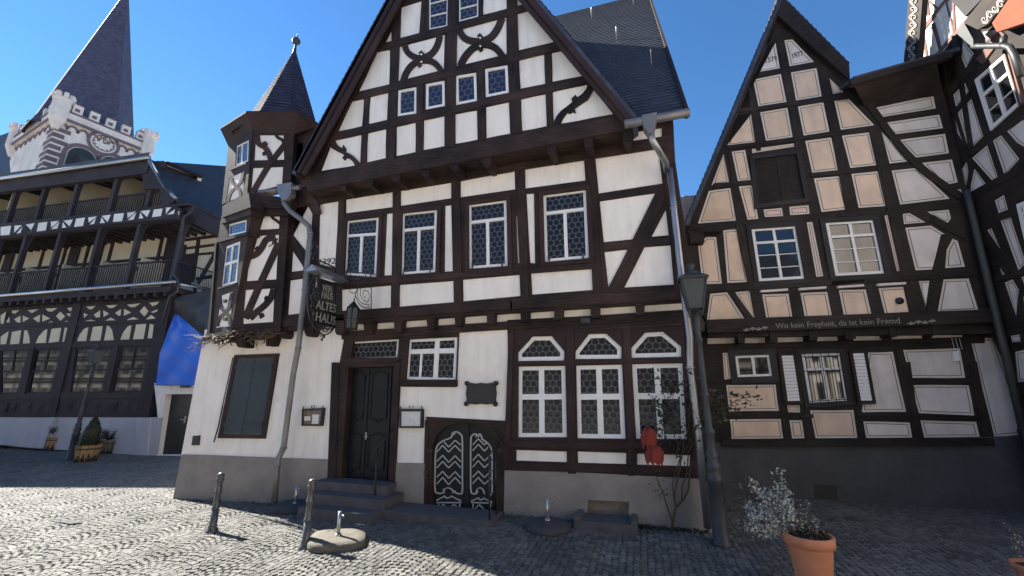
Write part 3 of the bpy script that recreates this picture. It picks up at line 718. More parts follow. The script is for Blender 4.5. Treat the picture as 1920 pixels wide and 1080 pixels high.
# body that closes the house behind its fronts
bd = MB()
for z0, z1, x0, x1, y0 in ((-.4, 3.4, -10.35, .8, 7.95), (3.4, 7.0, -8.2, .86, 7.72)):
    bd.box(((x0 + x1) / 2, (y0 + 16.5) / 2, (z0 + z1) / 2), (x1 - x0, 16.5 - y0, z1 - z0))
bd.build('rear_walls', 'plaster', inn)
sb = MB()
g0 = F1.at(1262, 222); sb.face([(.95, 7.45, 7.0), (.95, 16, 7.0), (.95, 12, 14.6), (.95, 7.4, 7.3)]); sb.build('side_gable', 'slate', inn)
# gutters and downpipes
gt = MB()
a = GV.at(1171, 233, .1); b = GV.at(1293, 211, .1); gt.tube([a, b], .075, 12)
gt.build('gutter', 'zincdull', inn)
hp = MB(); hp.prism(GV, px('D', "628,665 716,648 712,700 692,770 668,772 640,735"), .2, .18, cap='t', back=True)
pth = [GV.at(*px('D', t)[0], o) for t, o in (("680,755", .1), ("688,810", .1), ("730,880", -.1), ("765,940", -.4), ("772,990", -.55))]
pth += [F1.at(*px('C', t)[0], .12) for t in ("975,110", "1000,330", "1045,720", "1090,1060")] + [F1.at(1294, 690, .06), F1.at(1308, 800, .06), F1.at(1327, 990, .0)]
dp = MB(); dp.tube(pth, .056, 12)
for q in (pth[6], pth[7], pth[9], pth[10]): dp.tube([q + Vector((0, 0, -.02)), q + Vector((0, 0, .02))], .068, 12)
d = dp.build('downpipe', 'zinc', inn); hp.build('hopper', 'zincdull', d)
gt = MB(); pv = F1.moved(.25); a = pv.at(*px('S', "375,962")[0]); b = pv.at(*px('S', "480,950")[0]); gt.tube([a, b], .06, 12)
a = pv.at(*px('S', "540,945")[0]); b = pv.at(*px('S', "615,932")[0]); gt.tube([a, b], .06, 12); gt.build('gutter', 'zincdull', inn)
hp = MB(); hp.prism(pv, px('S', "475,918 560,905 555,970 530,1005 505,1005 480,960"), .08, .16, cap='t', back=True)
pth = [pv.at(*px('T', t)[0], o) for t, o in (("580,20", 0), ("585,75", 0), ("620,120", 0), ("700,180", -.08), ("738,215", -.12), ("748,260", -.12), ("715,620", -.12), ("672,990", -.12))]
pth += [pv.at(*px('U', t)[0], o) for t, o in (("690,240", -.14), ("648,560", -.22), ("635,660", -.22), ("605,720", -.2), ("600,760", -.18), ("583,975", -.18))]
dp = MB(); dp.tube(pth, .062, 12)
for i in (5, 6, 7, 10, 12): q = pth[i]; dp.tube([q + Vector((0, 0, -.02)), q + Vector((0, 0, .02))], .074, 12)
d = dp.build('downpipe', 'zincdull', inn); hp.build('hopper', 'zincdull', d)
# ---- oriel
b0 = F1.at(530, 500, .12); PB = Pl(b0, (.189, -.982, 0))
ab0 = PB.at(434, 640); ab1 = PB.at(472, 245); mid = PB.at(452, 500)
PA = plane3(ab0, ab1, mid + Vector((-.983, .30, 0)))
ot = MB(); op_ = MB()
def face(pl, fr, outer, panels, openings=""):
    mbx, pn = timber_layer(pl, px(fr, outer), pxs(fr, panels), pxs(fr, openings), 0, .015, .08, .35, mb=ot); fill_panels(pl, pn, op_)
face(PA, 'S', "205,680 340,600 310,968 168,1030", "210,880 295,840 285,985 190,1020", "248,700 320,664 316,790 243,816")
face(PB, 'S', "340,600 575,625 555,910 310,968", "358,640 515,640 518,778 350,782;343,825 512,818 505,942 330,965")
face(PA, 'T', "180,180 375,148 248,880 92,905", "185,655 257,630 240,850 150,860", "233,203 347,173 342,256 226,282;213,343 307,308 282,582 183,607")
face(PB, 'T', "375,148 610,145 560,862 248,880", "390,155 555,150 550,232 383,240;378,280 550,270 533,553 345,565;338,620 520,608 512,822 322,835")
face(F1, 'S', "540,630 690,590 600,860 540,905", "585,692 664,672 585,812")
for pl, fr, s, w in ((PB, 'S', "364,640 372,685 405,705 430,740 442,782", 30), (PB, 'S', "522,690 430,810 340,962", 30), (PB, 'T', "362,408 405,392 440,350 470,300 525,285", 38),
                     (PB, 'T', "548,322 430,580 335,800", 42), (PB, 'T', "515,612 498,665 460,715 405,760 365,800", 38), (PB, 'T', "500,150 515,168 540,185 556,200", 18), (PB, 'S', "470,640 485,655 505,665 516,690", 16),
                     (PA, 'T', "172,660 178,720 205,755 230,735 240,690 252,640", 20), (PA, 'T', "155,850 170,800 205,770 232,790 240,845", 20),
                     (PA, 'S', "222,880 225,905 245,925 275,900 285,848", 14), (PA, 'S', "200,1015 215,965 245,935 268,955 270,1000", 14)):
    rib(fr, s, w, ot, pl, .01)
for pl, fr, s in ((PB, 'T', "395,358 412,340 425,362 405,378"), (PB, 'T', "480,345 505,330 510,300 540,292 525,320"), (PB, 'T', "455,668 470,655 488,690 462,705"), (PB, 'T', "420,770 445,765 455,785 430,802"),
                  (PB, 'S', "395,680 412,672 425,688 408,700"), (PB, 'S', "395,735 412,730 412,750 395,752"), (PA, 'T', "195,680 215,680 212,700 198,702"), (PA, 'T', "192,795 212,795 214,815 195,815")):
    poly(fr, s, ot, pl, .02)
for pl, s, o in ((PA, [(417, 386), (466, 361), (470, 388), (416, 408)], .13), (PB, [(466, 361), (548, 372), (543, 392), (470, 388)], .13), (PA, [(415, 405), (470, 385), (471, 402), (414, 420)], .07), (PB, [(470, 386), (543, 390), (541, 404), (471, 403)], .07),
                 (PA, px('T', "88,900 248,875 246,900 84,932"), .08), (PB, px('T', "248,875 560,858 556,885 246,900"), .08), (PA, px('T', "86,925 246,895 300,940 100,960"), -.1), (PB, px('T', "246,895 556,880 500,925 250,940"), -.1),
                 (PA, px('T', "155,300 345,252 345,270 158,320"), .06), (PA, px('S', "210,828 306,790 306,800 212,838"), .03), (PA, px('T', "160,605 275,573 275,583 160,617"), .04)):
    ot.rnd().prism(pl, s, o, .3 if o > 0 else .2)
for s in ("262,930 340,925 335,980 290,982",): ot.prism(PB, px('T', s), 0, .3)
for a in (("150,315", "105,900"),): ot.beam(PA, px('T', a[0])[0], px('T', a[1])[0], 3, None, .05, .05)
ori = ot.build('oriel', 'timber', inn); op_.build('oriel_wall', 'plaster', ori)
window(ori, PA, px('S', "250,702 318,666 314,789 245,814"), off=-.02, vb=(.5,), hb=(), fw=.05, bw=.05, glass='leadedblue', pane_off=.02)
window(ori, PA, px('T', "235,205 345,175 340,255 228,280"), off=-.02, vb=(), hb=(), fw=.045, glass='leadedblue', pane_off=.02)
window(ori, PA, px('T', "215,345 305,310 280,580 185,605"), off=-.02, vb=(.5,), hb=(.46,), fw=.07, bw=.075, glass='leadedblue', pane_off=.02)
# oriel roof
cen = atY(538, 240, 8.15); apx = atY(553, 93, 8.15); ze = PB.at(500, 214, .3).z; c0 = Vector((cen.x, cen.y, 0))
sof = MB(); e = [PA.at(413, 242, .28), PB.at(461, 211, .28), PB.at(560, 211, .28), F1.at(600, 236, .2)]
wl = [PA.at(*px('S', "203,700")[0]), PB.at(*px('S', "340,612")[0]), PB.at(*px('S', "575,635")[0]), F1.at(*px('S', "690,600")[0])]
for i in range(3): sof.face([wl[i], wl[i + 1], e[i + 1], e[i]])
for i in range(3): sof.face([e[i], e[i + 1], e[i + 1] + Vector((0, 0, .05)), e[i] + Vector((0, 0, .05))])
bk1 = e[0] + Vector((.5, 1.6, 0)); sof.face([wl[0], e[0], bk1, wl[0] + Vector((.3, 1.3, 0))]); sof.build('oriel_soffit', 'oldwood' if 'oldwood' in M else 'board', ori)
rr = MB(); T = Vector((apx.x, apx.y, apx.z))
c1 = Vector((cen.x, cen.y, ze + .3)); n8 = 8; a0 = math.atan2(e[1].y - cen.y, e[1].x - cen.x)
ring = [c1 + Vector((math.cos(a0 + k * math.pi / 4), math.sin(a0 + k * math.pi / 4), 0)) * 1.06 for k in range(8)]
e2 = [p + Vector((0, 0, .05)) for p in e]
outer8 = [c1 + Vector((math.cos(a0 + k * math.pi / 4), math.sin(a0 + k * math.pi / 4), 0)) * 1.3 + Vector((0, 0, -.3)) for k in range(8)]
for k in range(8):
    j = (k + 1) % 8; a, b = ring[k], ring[j]; mid = (a + b) / 2; fn = (b - a).cross(T - a).normalized()
    if fn.dot(mid - c1) < 0: fn = -fn
    pl = Pl(a, fn, (b - a) if (b - a).cross(fn).z < 0 else (a - b)); P = [a, b, T]
    u = [pl.uv(p) for p in P]
    if pl.uv(T)[1] < 0: pl = Pl(a, fn, -pl.u)
    slate_sheet(rr, pl, P, .13, .02, .04)
    rr.face([outer8[k], outer8[j], b, a])
hw = MB()
cp = [e2[0], e2[1], e2[2], e2[3]]
rr.face([e2[0], e2[1], ring[0], c1]); rr.face([e2[1], e2[2], c1]); rr.face([e2[2], e2[3], c1]); rr.face([e2[0], c1, bk1 + Vector((0, 0, .1))])
ro = rr.build('oriel_roof', 'slatecone', inn)
fn = MB(); hh = T.z
fn.lathe([(.09, -.35), (.055, -.1), (.035, .12), (.03, .22)], T, 12); fn.lathe([(.001, .2), (.09, .24), (.13, .33), (.09, .42), (.02, .47), (.012, .6), (.004, .78)], T, 12)
fn.build('finial', 'castiron', ro)
# ---- shuttered window, left of the door
sh = MB(); sf = MB(); U_ = lambda s: px('U', s)
q = U_("357,137 607,128 528,608 262,605"); Q = [GF.at(x, y, .04) for x, y in q]
W_ = (Q[1] - Q[0]).length; H_ = (Q[3] - Q[0]).length
def qb(mbx, Q, n, a0, b0, a1, b1, th, o=0, m=0):
    mbx.rnd().prism(GF if n is None else n, [quad_at(Q, a0, b0) + (n or GF).n * o, quad_at(Q, a1, b0) + (n or GF).n * o, quad_at(Q, a1, b1) + (n or GF).n * o, quad_at(Q, a0, b1) + (n or GF).n * o], 0, th, m, world=True)
fx = .09
for a in ((0, 0, 1, .05), (0, .955, 1, 1), (0, .05, .085, .955), (.91, .05, 1, .955)): qb(sf, Q, None, *a, .08)
cas = sf.build('window_casing', 'board', inn)
for a0, a1 in ((.09, .495), (.505, .905)):
    s_ = MB(); qb(s_, Q, None, a0, .055, a1, .95, .04, -.01); qb(s_, Q, None, a0, .13, a1, .17, .02, .012); qb(s_, Q, None, a0, .82, a1, .86, .02, .012); s_.build('shutter', 'greenpaint', cas)
b_ = MB(); b_.tube([GF.at(*U_("292,425")[0], .1), GF.at(*U_("268,540")[0], .16), GF.at(*U_("243,628")[0], .14)], .016, 6); b_.tube([GF.at(*U_("350,150")[0], .06), GF.at(*U_("290,430")[0], .1)], .012, 6)
b_.build('shutter_bar', 'iron', cas)
vt = MB(); vt.prism(GF, U_("124,592 162,590 156,645 116,645"), .03, .03, back=True)
for i in range(4): vt.prism(GF, U_(f"{124-i*2},{600+i*12} {156-i*2},{600+i*12} {155-i*2},{605+i*12} {123-i*2},{605+i*12}"), .036, .01)
vt.build('wall_vent', 'darkconcrete', inn)
# ---- door
dq = [GF.at(x, y, -.16) for x, y in E_("145,240 372,235 345,818 105,808")]
dm = MB(); dm.prism(GF, [dq[0], dq[1], dq[2], dq[3]], 0, .04, 0, world=True); door = dm.build('door', 'blackwood', inn)
rv = MB()   # reveals
of = [GF.at(x, y, .03) for x, y in E_("145,240 372,235 345,818 105,808")]
for i, j in ((0, 1), (1, 2), (3, 0)):
    a, b = of[i], of[j]; rv.face([a, b, b + Vector((0, .2, 0)), a + Vector((0, .2, 0))])
rv.build('door_reveal', 'timber', inn)
for a0, a1 in ((0.02, .475), (.50, .98)):
    lf = MB(); qb(lf, dq, None, a0, .01, a1, .995, .03, .025)
    lf_o = lf.build('door_leaf', 'blackwood', door)
    md = MB()
    for b0, b1 in ((.05, .50), (.60, .93)):
        x0, x1 = a0 + .07, a1 - .07
        pts = [(x0, b0 + .02), (x0 + .06, b0 + .015), (x0 + .10, b0), (x1 - .10, b0), (x1 - .06, b0 + .015), (x1, b0 + .02), (x1, b1 - .03), (x1 - .09, b1 - .03), (x1 - .15, b1), (x0 + .15, b1), (x0 + .09, b1 - .03), (x0, b1 - .03), (x0, b0 + .02)]
        md.tube([quad_at(dq, a, b) - Vector((0, .03, 0)) for a, b in pts], .018, 6, cap=False)
    md.build('moulding', 'blackwood', lf_o)
st = MB(); qb(st, dq, None, .47, .01, .505, .995, .03, .045); st.build('door_batten', 'blackwood', door)
hd = MB(); p = quad_at(dq, .52, .62) - Vector((0, .05, 0)); hd.tube([p, p + Vector((0, -.05, 0)), p + Vector((.08, -.05, -.01))], .008, 6); hd.box(p, (.025, .012, .14)); hd.build('handle', 'steel', door)
# ---- cellar door
K_ = lambda s: px('R', s)
arch_o = K_("78,935 75,520 98,445 150,385 230,352 312,345 400,362 470,408 512,480 522,560 522,990")
tm, _ = timber_layer(GF, K_("37,303 330,318 597,335 580,675 575,998 522,990 522,560 512,480 470,408 400,362 312,345 230,352 150,385 98,445 75,520 78,935 15,930"), [], [], .02, side=.12)
bm(tm, GF, 'R', "40,318", "590,345", 22, .035); bm(tm, GF, 'R', "38,330", "22,930", 26, .03); bm(tm, GF, 'R', "570,360", "555,990", 34, .03)
bm(tm, GF, 'R', "490,395", "590,520", 20, .05, .05)
tm.build('cellar_door_surround', 'timber', inn)
cdm = MB(); cdm.prism(GF, arch_o, -.05, .05, cap='t'); cd_ = cdm.build('cellar_door', 'blackwood', inn)
orn = MB()
def tb_(s, r=4.5, sm=True): rib('R', s, r * 2, orn, GF, -.03)
tb_("212,425 222,412 215,432 200,452 150,472 112,505 98,560 94,700 94,815 112,836 138,838 158,825 150,810", 4.5); tb_("232,428 228,412 250,410 276,430 285,470 286,700 285,825 268,842 240,835 228,818", 4.5)
tb_("158,838 155,815 185,800 215,815 222,838", 3.5); tb_("380,445 385,428 368,424 350,440 344,480 343,700 345,820 362,842 385,838 392,822", 4.5)
tb_("398,445 400,425 415,430 425,460 458,485 485,520 493,580 493,720 492,838 475,850", 4.5); tb_("378,840 388,812 408,800 430,815 440,845", 3.5)
def zz(s):
    P = px('R', s)
    for i in range(len(P) - 1): orn.beam(GF, P[i], P[i + 1], 2.1, None, -.031 + .001 * (i % 2), .01)
for s in ("158,480 190,515 235,468 275,500", "108,550 148,503 190,550 235,503 275,545", "108,615 148,573 190,622 235,575 275,618", "108,660 148,615 190,660 235,615 275,660", "108,725 148,685 190,733 235,687 275,730",
          "108,772 148,727 190,778 235,727 275,772", "358,500 397,457 440,500 458,482", "358,540 397,495 440,543 465,515", "358,610 397,565 440,612 485,570", "358,655 397,610 440,658 487,615",
          "358,725 397,683 440,728 483,685", "358,770 397,727 440,775 487,730", "105,903 278,903", "120,912 120,945", "268,912 268,948", "120,945 150,915 190,948 225,915 265,948", "350,903 492,906", "360,912 360,960",
          "482,915 482,965", "362,955 405,918 440,955", "105,888 145,866 165,855", "205,855 235,872 278,892", "345,895 385,875 400,868", "430,870 460,885 492,898"): zz(s)
tb_("160,862 180,872 205,862", 4); tb_("395,872 415,884 435,874", 4)
orn.build('ornament', 'grayink', cd_)
cb = MB(); cb.beam(GF, K_("315,345")[0], K_("318,960")[0], 8, None, -.02, .03); cb.build('door_batten', 'blackwood', cd_)
hg = MB()
for s in ("45,545 75,545", "15,690 45,692", "535,540 560,540"):
    a, b = K_(s); hg.beam(GF, a, b, 5, None, .05, .03)
hg.build('hinge', 'iron', cd_)
# ---- steps, cellar slab, light well
stp = MB()
for i, (x0, x1, y0, zt) in enumerate(((-6.35, -4.72, 7.22, .385), (-6.25, -4.55, 6.92, .225), (-6.15, -4.60, 6.62, .065))):
    z0 = gz((x0 + x1) / 2) - .1; stp.rnd().box(((x0 + x1) / 2, (y0 + 7.62) / 2, (z0 + zt) / 2), (x1 - x0, 7.62 - y0, zt - z0))
stp.build('stone_steps', 'stone', inn)
sl = MB(); A = [onground(*t, .02) for t in ((748, 968), (925, 981))]
sl.box((-3.62, 7.18, .0), (2.25, .62, .14)); sl.build('cellar_step', 'stone', inn)
lw = MB(); a = onground(1085, 990); b = onground(1190, 1003)
x0, x1 = -1.18, -.22
lw.box(((x0 + x1) / 2, 7.33, .03), (x1 - x0, .48, .22)); lw.build('light_well_slab', 'stone', inn)
lr = MB(); lr.box((x0 + .05, 7.34, .165), (.09, .44, .05)); lr.box((x1 - .05, 7.34, .165), (.09, .44, .05)); lr.build('light_well_kerb', 'concrete', inn)
# conduit under the jetty and floodlight
cdn = MB(); cdn.tube([F1.at(*px('C', t)[0], -.15) for t in ("420,1018", "700,1003", "1040,983")], .012, 6); cdn.box(F1.at(*px('C', "505,965")[0], .03), (.16, .1, .09)); cdn.build('conduit', 'castiron', inn)
# year on the wall
yr = MB(); pY = F1.moved(.0)
def text_px(mbx, body, pl, a, b, hpx, off=.006, ext=.003, shear=0, m=0):
    """text from pixel a to pixel b (baseline), letters hpx pixels tall"""
    P0 = pl.at(*a, off); P1 = pl.at(*b, off); d = (P1 - P0); L = d.length; d.normalize(); wv = pl.n.cross(d)
    hh = (pl.at(a[0], a[1] - hpx, off) - P0).length
    cu = bpy.data.curves.new('t', 'FONT'); cu.body = body; cu.size = 1; ob = bpy.data.objects.new('t', cu); C.objects.link(ob); bpy.context.view_layer.update(); wd = ob.dimensions.x; bpy.data.objects.remove(ob)
    size = hh / .72; text_into(mbx, body, P0, d, wv, pl.n, size, ext, m, 'LEFT', shear, L / (wd * size))
text_px(yr, "1392", pY, (595, 497), (625, 494.5), 11, -.012); yr.build('year_inscription', 'iron', inn)
# ------------------------------------------------------------------ right neighbour (beige gabled house)
rh = thing('gabled_house', 'beige half-timbered house with outlined panels and steep narrow gable, right of the inn', 'house', (4, 10.4, 0))
uR = Vector((.9996, .0297, 0)); nR = Vector((.0297, -.9996, 0))
RG = Pl((3.8, 10.4, 0), nR, uR); RU = Pl((3.8, 10.1, 0), nR, uR); RV = Pl((3.8, 9.93, 0), nR, uR)
M['timber2'] = wood('old_timber', (.009, .006, .005), (.046, .033, .027)); M['greytimber'] = wood('grey_painted_timber', (.022, .020, .020), (.045, .040, .040))
def hp_(pts): return " ".join(f"{a},{b}" for a, b in pts)
up_b = pxs('G', "410,402 553,372 582,515 438,538;602,365 733,342 760,487 628,508;795,390 872,465 815,475;380,470 395,545 347,552;330,582 402,576 427,720 277,738;"
           "446,567 586,543 613,693 476,712;637,538 768,515 799,665 667,686;262,778 291,925 200,938;302,766 372,757 401,912 334,917;674,712 808,694 846,860 710,874;718,902 853,890 895,1058 757,1073;405,753 622,724 625,741 407,775")
up_b += pxs('H', "10,505 85,497 218,633 45,657;50,685 193,668 232,835 93,850;98,878 240,865 282,1042 135,1052")
up_b += [[(1385.2, 348.9), (1411, 347), (1422.7, 410), (1401.7, 411.7)], [(1329.3, 357.4), (1370, 351.9), (1380.3, 413.3), (1308.7, 419)]]
up_b += pxs('I', "145,235 195,192 250,192 282,455 172,458;288,155 378,145 430,445 312,452;215,512 312,503 420,668 190,682;355,503 437,495 468,665;507,515 657,510 682,660 533,665;722,507 875,500 905,652 750,657")
up_b += pxs('J', "38,490 192,487 228,640 70,647;262,480 425,470 458,628 300,637")
up_pink = pxs('I', "515,38 620,28 628,75 523,80;660,22 770,12 777,62 665,70;758,110 792,107 853,412 812,417") + pxs('J', "295,72 325,67 398,380 365,385")
up_g = pxs('H', "190,550 515,482 528,548 235,595;252,622 545,578 565,648 312,680;250,662 398,815 292,828;337,707 575,675 595,775 425,797;455,823 610,805 640,922 565,937;302,862 432,848 600,1005 345,1035;588,967 655,955 670,998 640,1003")
up_g += pxs('J', "488,440 578,437 538,622;628,430 772,425 828,608 593,620;398,62 440,57 530,110 405,120;535,50 660,38 672,85 650,118;412,140 560,127 637,175 588,375 470,380;680,200 710,213 752,360 637,368 645,265")
up_w = [px('I', "447,148 695,130 748,427 490,442"), [(1547.7, 417.3), (1638.3, 411.7), (1659.5, 512.5), (1566.7, 517.3)], px('G', "418,806 630,778 672,1002 443,1032")]
top_p = pxs('G', "485,222 525,212 548,345 422,367;568,200 612,198 722,312 596,335")
out = [(1290, 430), (1300, 400), (1465, 30), (1600, 160), (1757, 118), (1800, 300), (1822, 410), (1870, 625), (1330, 632), (1325, 606), (1290, 500)]
tu, pn = timber_layer(RU, out, up_b + up_pink + up_g + top_p, up_w, 0, .015, .07, .2)
def bm2(a, b, w, fr, off=.014, pl=RU, mbx=None): bm(mbx or tu, pl, fr, a, b, w, off, .03)
for fr, a, b, w in (('G', "548,205", "640,760", 28), ('G', "765,340", "900,1075", 34), ('G', "395,440", "440,760", 22), ('G', "292,770", "325,950", 22), ('H', "205,640", "300,1060", 40), ('I', "375,120", "455,500", 36), ('J', "335,60", "460,640", 34), ('J', "170,70", "30,70", 20),
                    ('I', "-10,470", "0,640", 20)): bm2(a, b, w, fr)
for fr, a, b, w in (('I', "60,490", "1080,440", 34), ('J', "0,448", "830,395", 30), ('G', "330,560", "985,478", 18), ('G', "280,745", "640,705", 20), ('G', "640,702", "975,655", 20), ('G', "210,940", "410,920", 22), ('G', "700,884", "975,860", 20)): bm2(a, b, w, fr, .024)
for s, w in (("185,520 400,800 640,985 700,1010", 36),): rib('H', s, w, tu, RU, .03)
rib('J', "560,85 640,130 720,170 760,190", 40, tu, RU, .02); rib('J', "640,180 610,300 580,400 560,520 545,640", 34, tu, RU, .02)
bm2("330,500", "455,668", 30, 'I', .02)
# inscription beam
RT = RU.moved(.10)
tu.beam(RT, (1326, 612), (1866, 592), 25, 25, 0, .3); tu.beam(RU, (1360, 828), (1350, 828), 1, 1)
tu.build('timber_frame', 'timber2', rh)
nb_ = len(up_b); npk = len(up_pink); ng = len(up_g)
for lst, mt in ((pn[:nb_], 'beige'), (pn[nb_:nb_ + npk], 'pinkish'), (pn[nb_ + npk:], 'greyplaster')):
    b_ = MB(); bordered(RU, lst, b_); b_.build('plaster_panels', ['cream', 'line', mt], rh)
tx = MB()
text_px(tx, "1579", RU, (1434, 118.5), (1455, 114.5), 10, -.008, .002); text_px(tx, "1977", RU, (1485, 110), (1505, 105), 10, -.008, .002); tx.build('year_inscription', 'iron', rh)
tx = MB(); text_px(tx, "Wo kein Freyheit, da ist kein Fremd", RT, (1455, 616), (1688, 606), 10.5, .003, .003); tx.build('beam_inscription', 'gold', rh)
def scroll(mbx, pl, a, b, amp, n, r=1.2, off=.01):
    """wavy vine with curls from pixel a to b"""
    A = Vector(a); B = Vector(b); d = B - A; L = d.length; d.normalize(); t = Vector((-d.y, d.x)); k = 36 * n
    P = [A + d * (L * i / k) + t * (amp * .45 * math.sin(i / 36 * math.pi)) for i in range(0, k + 1, 4)]
    mbx.ribbon(pl, P, r * 1.3, off, .012)
    for j in range(n):
        c = A + d * (L * (j + .5) / n) - t * (amp * .12 * (1 if j % 2 == 0 else -1)); sg = 1 if j % 2 == 0 else -1
        Q = []
        for i in range(15):
            an = i / 14 * 3.6 * math.pi / 1.5; rr = amp * .42 * (1 - i / 17); Q.append(c + (d * math.cos(an) + t * sg * math.sin(an)) * rr)
        mbx.ribbon(pl, Q, r, off + .003, .012)
sc = MB(); scroll(sc, RT, (1394, 618), (1440, 615), 6, 4, 1.3); scroll(sc, RT, (1702, 606), (1755, 602), 6, 4, 1.3); sc.build('carved_scroll', 'ornament', rh)
# windows
w1_, w2_, sh_ = up_w
def win_cas(pl, q, parent, wd=.10, m='greytimber', off=.03):
    Q = [pl.at(x, y, off) for x, y in q]; u = [pl.uv(p) for p in Q]
    if area2(u) < 0: Q.reverse(); u.reverse()
    o = inset(u, -wd); i_ = inset(u, -.004); cs = MB()
    for k in range(4):
        j = (k + 1) % 4; cs.rnd(); cs.prism(pl, [pl.pt(*o[k], off), pl.pt(*o[j], off), pl.pt(*i_[j], off), pl.pt(*i_[k], off)], 0, .06, 0, world=True)
    return cs.build('window_casing', m, parent)
for q in (w1_, w2_):
    win_cas(RU, q, rh); window(rh, RU, q, off=-.01, vb=(.5,), hb=(.28,), fw=.06, bw=.055, glass='glass', sub=((.05, .52, .95, .52, .018), (.05, .76, .95, .76, .018)), pane_off=.03)
b_ = win_cas(RU, sh_, rh, .10)
Q = [RU.at(x, y, -.02) for x, y in sh_]
for a0, a1 in ((.0, .495), (.505, 1)):
    s_ = MB(); qb(s_, Q, RU, a0, 0, a1, 1, .03)
    for i in range(1, 4): qb(s_, Q, RU, a0 + (a1 - a0) * i / 4 - .004, 0, a0 + (a1 - a0) * i / 4 + .004, 1, .01, .004)
    s_.build('loft_shutter', 'timber2', b_)
led = MB()
for s in ("498,492 652,482 654,494 500,504", "713,480 868,470 870,482 715,492", "932,468 1080,458 1082,470 934,480"): led.prism(RU, px('I', s), .07, .09)
led.prism(RU, px('J', "255,455 415,446 418,458 257,468"), .07, .09); led.build('flower_shelf', 'greyplaster', rh)
kn = MB(); kp = px('J', "378,553")[0]; kc = RU.at(*kp, .0); kn.tube([kc, kc - nR * 0 + nR * .03], .07, 12); kn.build('vent_cap', 'iron', rh)
# ground floor
gp_b = pxs('I', "285,845 318,845 332,990 295,995") + pxs('K', "175,62 440,60 458,200 190,203;195,245 467,243 482,350 205,353;512,250 580,250 595,347 527,347;500,170 568,170 570,208 507,208;622,197 855,195 877,347 652,347")
gp_g = [[(1628, 660.7), (1675, 659.3), (1700, 772), (1616, 773)]] + pxs('J', "400,828 722,818 752,985 437,985") + pxs('K', "1162,63 1470,63 1500,225 1203,212;1210,250 1510,258 1530,342 1232,344;905,255 1155,262 1170,345 922,345") + [[(1820, 636), (1866, 633), (1905, 745), (1918, 815), (1865, 820)]]
gp_s = pxs('I', "200,760 350,745 352,790 200,795;410,738 548,730 548,788 410,790") + pxs('J', "130,715 280,708 283,772 120,778;345,710 505,702 510,762 335,768;605,700 730,695 735,755 560,762") + [[(1452, 622), (1515, 619), (1515, 640), (1454, 642)], [(1530, 619), (1580, 617), (1581, 638), (1532, 640)]]
gw_ = [px('I', "355,862 548,855 565,975 370,982"), [(1502.7, 664), (1575, 661.7), (1589.6, 751), (1518, 755.6)]]
tg2, pn = timber_layer(RG, [(1290, 622), (1885, 600), (1940, 820), (1340, 832)], gp_b + gp_g + gp_s, gw_, 0, .015, .08, .3)
for fr, a, b, w in (('K', "470,-20", "500,350", 26), ('K', "600,180", "615,350", 20), ('K', "880,190", "905,350", 26), ('K', "1140,-60", "1195,345", 34), ('K', "1490,-60", "1570,345", 44), ('J', "370,780", "420,1080", 34)): bm2(a, b, w, fr, .012, RG, tg2)
for fr, a, b, w in (('K', "150,362", "1620,352", 24), ('K', "880,232", "1545,236", 20), ('K', "160,222", "640,228", 18), ('J', "-300,800", "860,775", 30)): bm2(a, b, w, fr, .022, RG, tg2)
tg2.build('timber_frame', 'timber2', rh)
n1, n2 = len(gp_b), len(gp_g)
for lst, mt in ((pn[:n1], 'beige'), (pn[n1:n1 + n2], 'greyplaster')):
    b_ = MB(); bordered(RG, lst, b_, .04, .012); b_.build('plaster_panels', ['cream', 'line', mt], rh)
b_ = MB(); fill_panels(RG, pn[n1 + n2:], b_); b_.build('plaster_panels', 'greyplaster', rh)
br = MB()
for s in ("370,715 408,712 405,785 372,790", "548,712 592,708 595,782 552,785", "768,705 815,702 820,770 775,775", "970,700 1010,698 1015,765 978,768"): br.rnd().prism(RU, px('I', s), .03, .4)
for s in ("95,700 135,697 135,765 100,768", "318,692 370,688 372,752 325,756", "565,685 610,682 612,740 570,745"): br.rnd().prism(RU, px('J', s), .03, .4)
build_split(br, 'jetty_bracket', 'timber2', rh)
win_cas(RG, gw_[0], rh, .13); window(rh, RG, gw_[0], off=-.01, vb=(.5,), hb=(), fw=.05, bw=.05, glass='glass')
win_cas(RG, gw_[1], rh, .09); wf = window(rh, RG, gw_[1], off=-.01, vb=(.5,), hb=(.33,), fw=.05, bw=.05, glass='glass')
gr = MB(); Q = [RG.at(x, y, .07) for x, y in gw_[1]]
for a in (.08, .29, .5, .71, .92): gr.tube([quad_at(Q, a, -.04), quad_at(Q, a, 1.0)], .008, 5)
for b in (.06, .36, .97): gr.tube([quad_at(Q, -.02, b), quad_at(Q, 1.02, b)], .008, 5)
gr.build('window_grille', 'iron', wf)
for q in ([(1466, 670), (1487.7, 669.3), (1499.9, 748.5), (1477, 749.3)], [(1600, 666), (1620.7, 665), (1635.3, 747.5), (1614.2, 748.2)]):
    Q = [RG.at(x, y, .05) for x, y in q]; s_ = MB(); W = (Q[1] - Q[0]).length; H = (Q[3] - Q[0]).length
    for a in ((-.3, -.05, 0, 1.05), (1, -.05, 1.3, 1.05), (-.3, -.12, 1.3, -.05), (-.3, 1.05, 1.3, 1.12)): qb(s_, Q, RG, *a, .035)
    so_ = s_.build('louvred_shutter', 'timber2', rh); lv = MB(); n = 14
    for i in range(n):
        b0 = -.04 + 1.08 * i / n; A, B = quad_at(Q, 0, b0), quad_at(Q, 1, b0); A2, B2 = quad_at(Q, 0, b0 + 1.0 / n), quad_at(Q, 1, b0 + 1.0 / n)
        lv.face([A2 - nR * 0, B2, B - nR * .02, A - nR * .02])
    lv.build('louvre', 'white', so_)
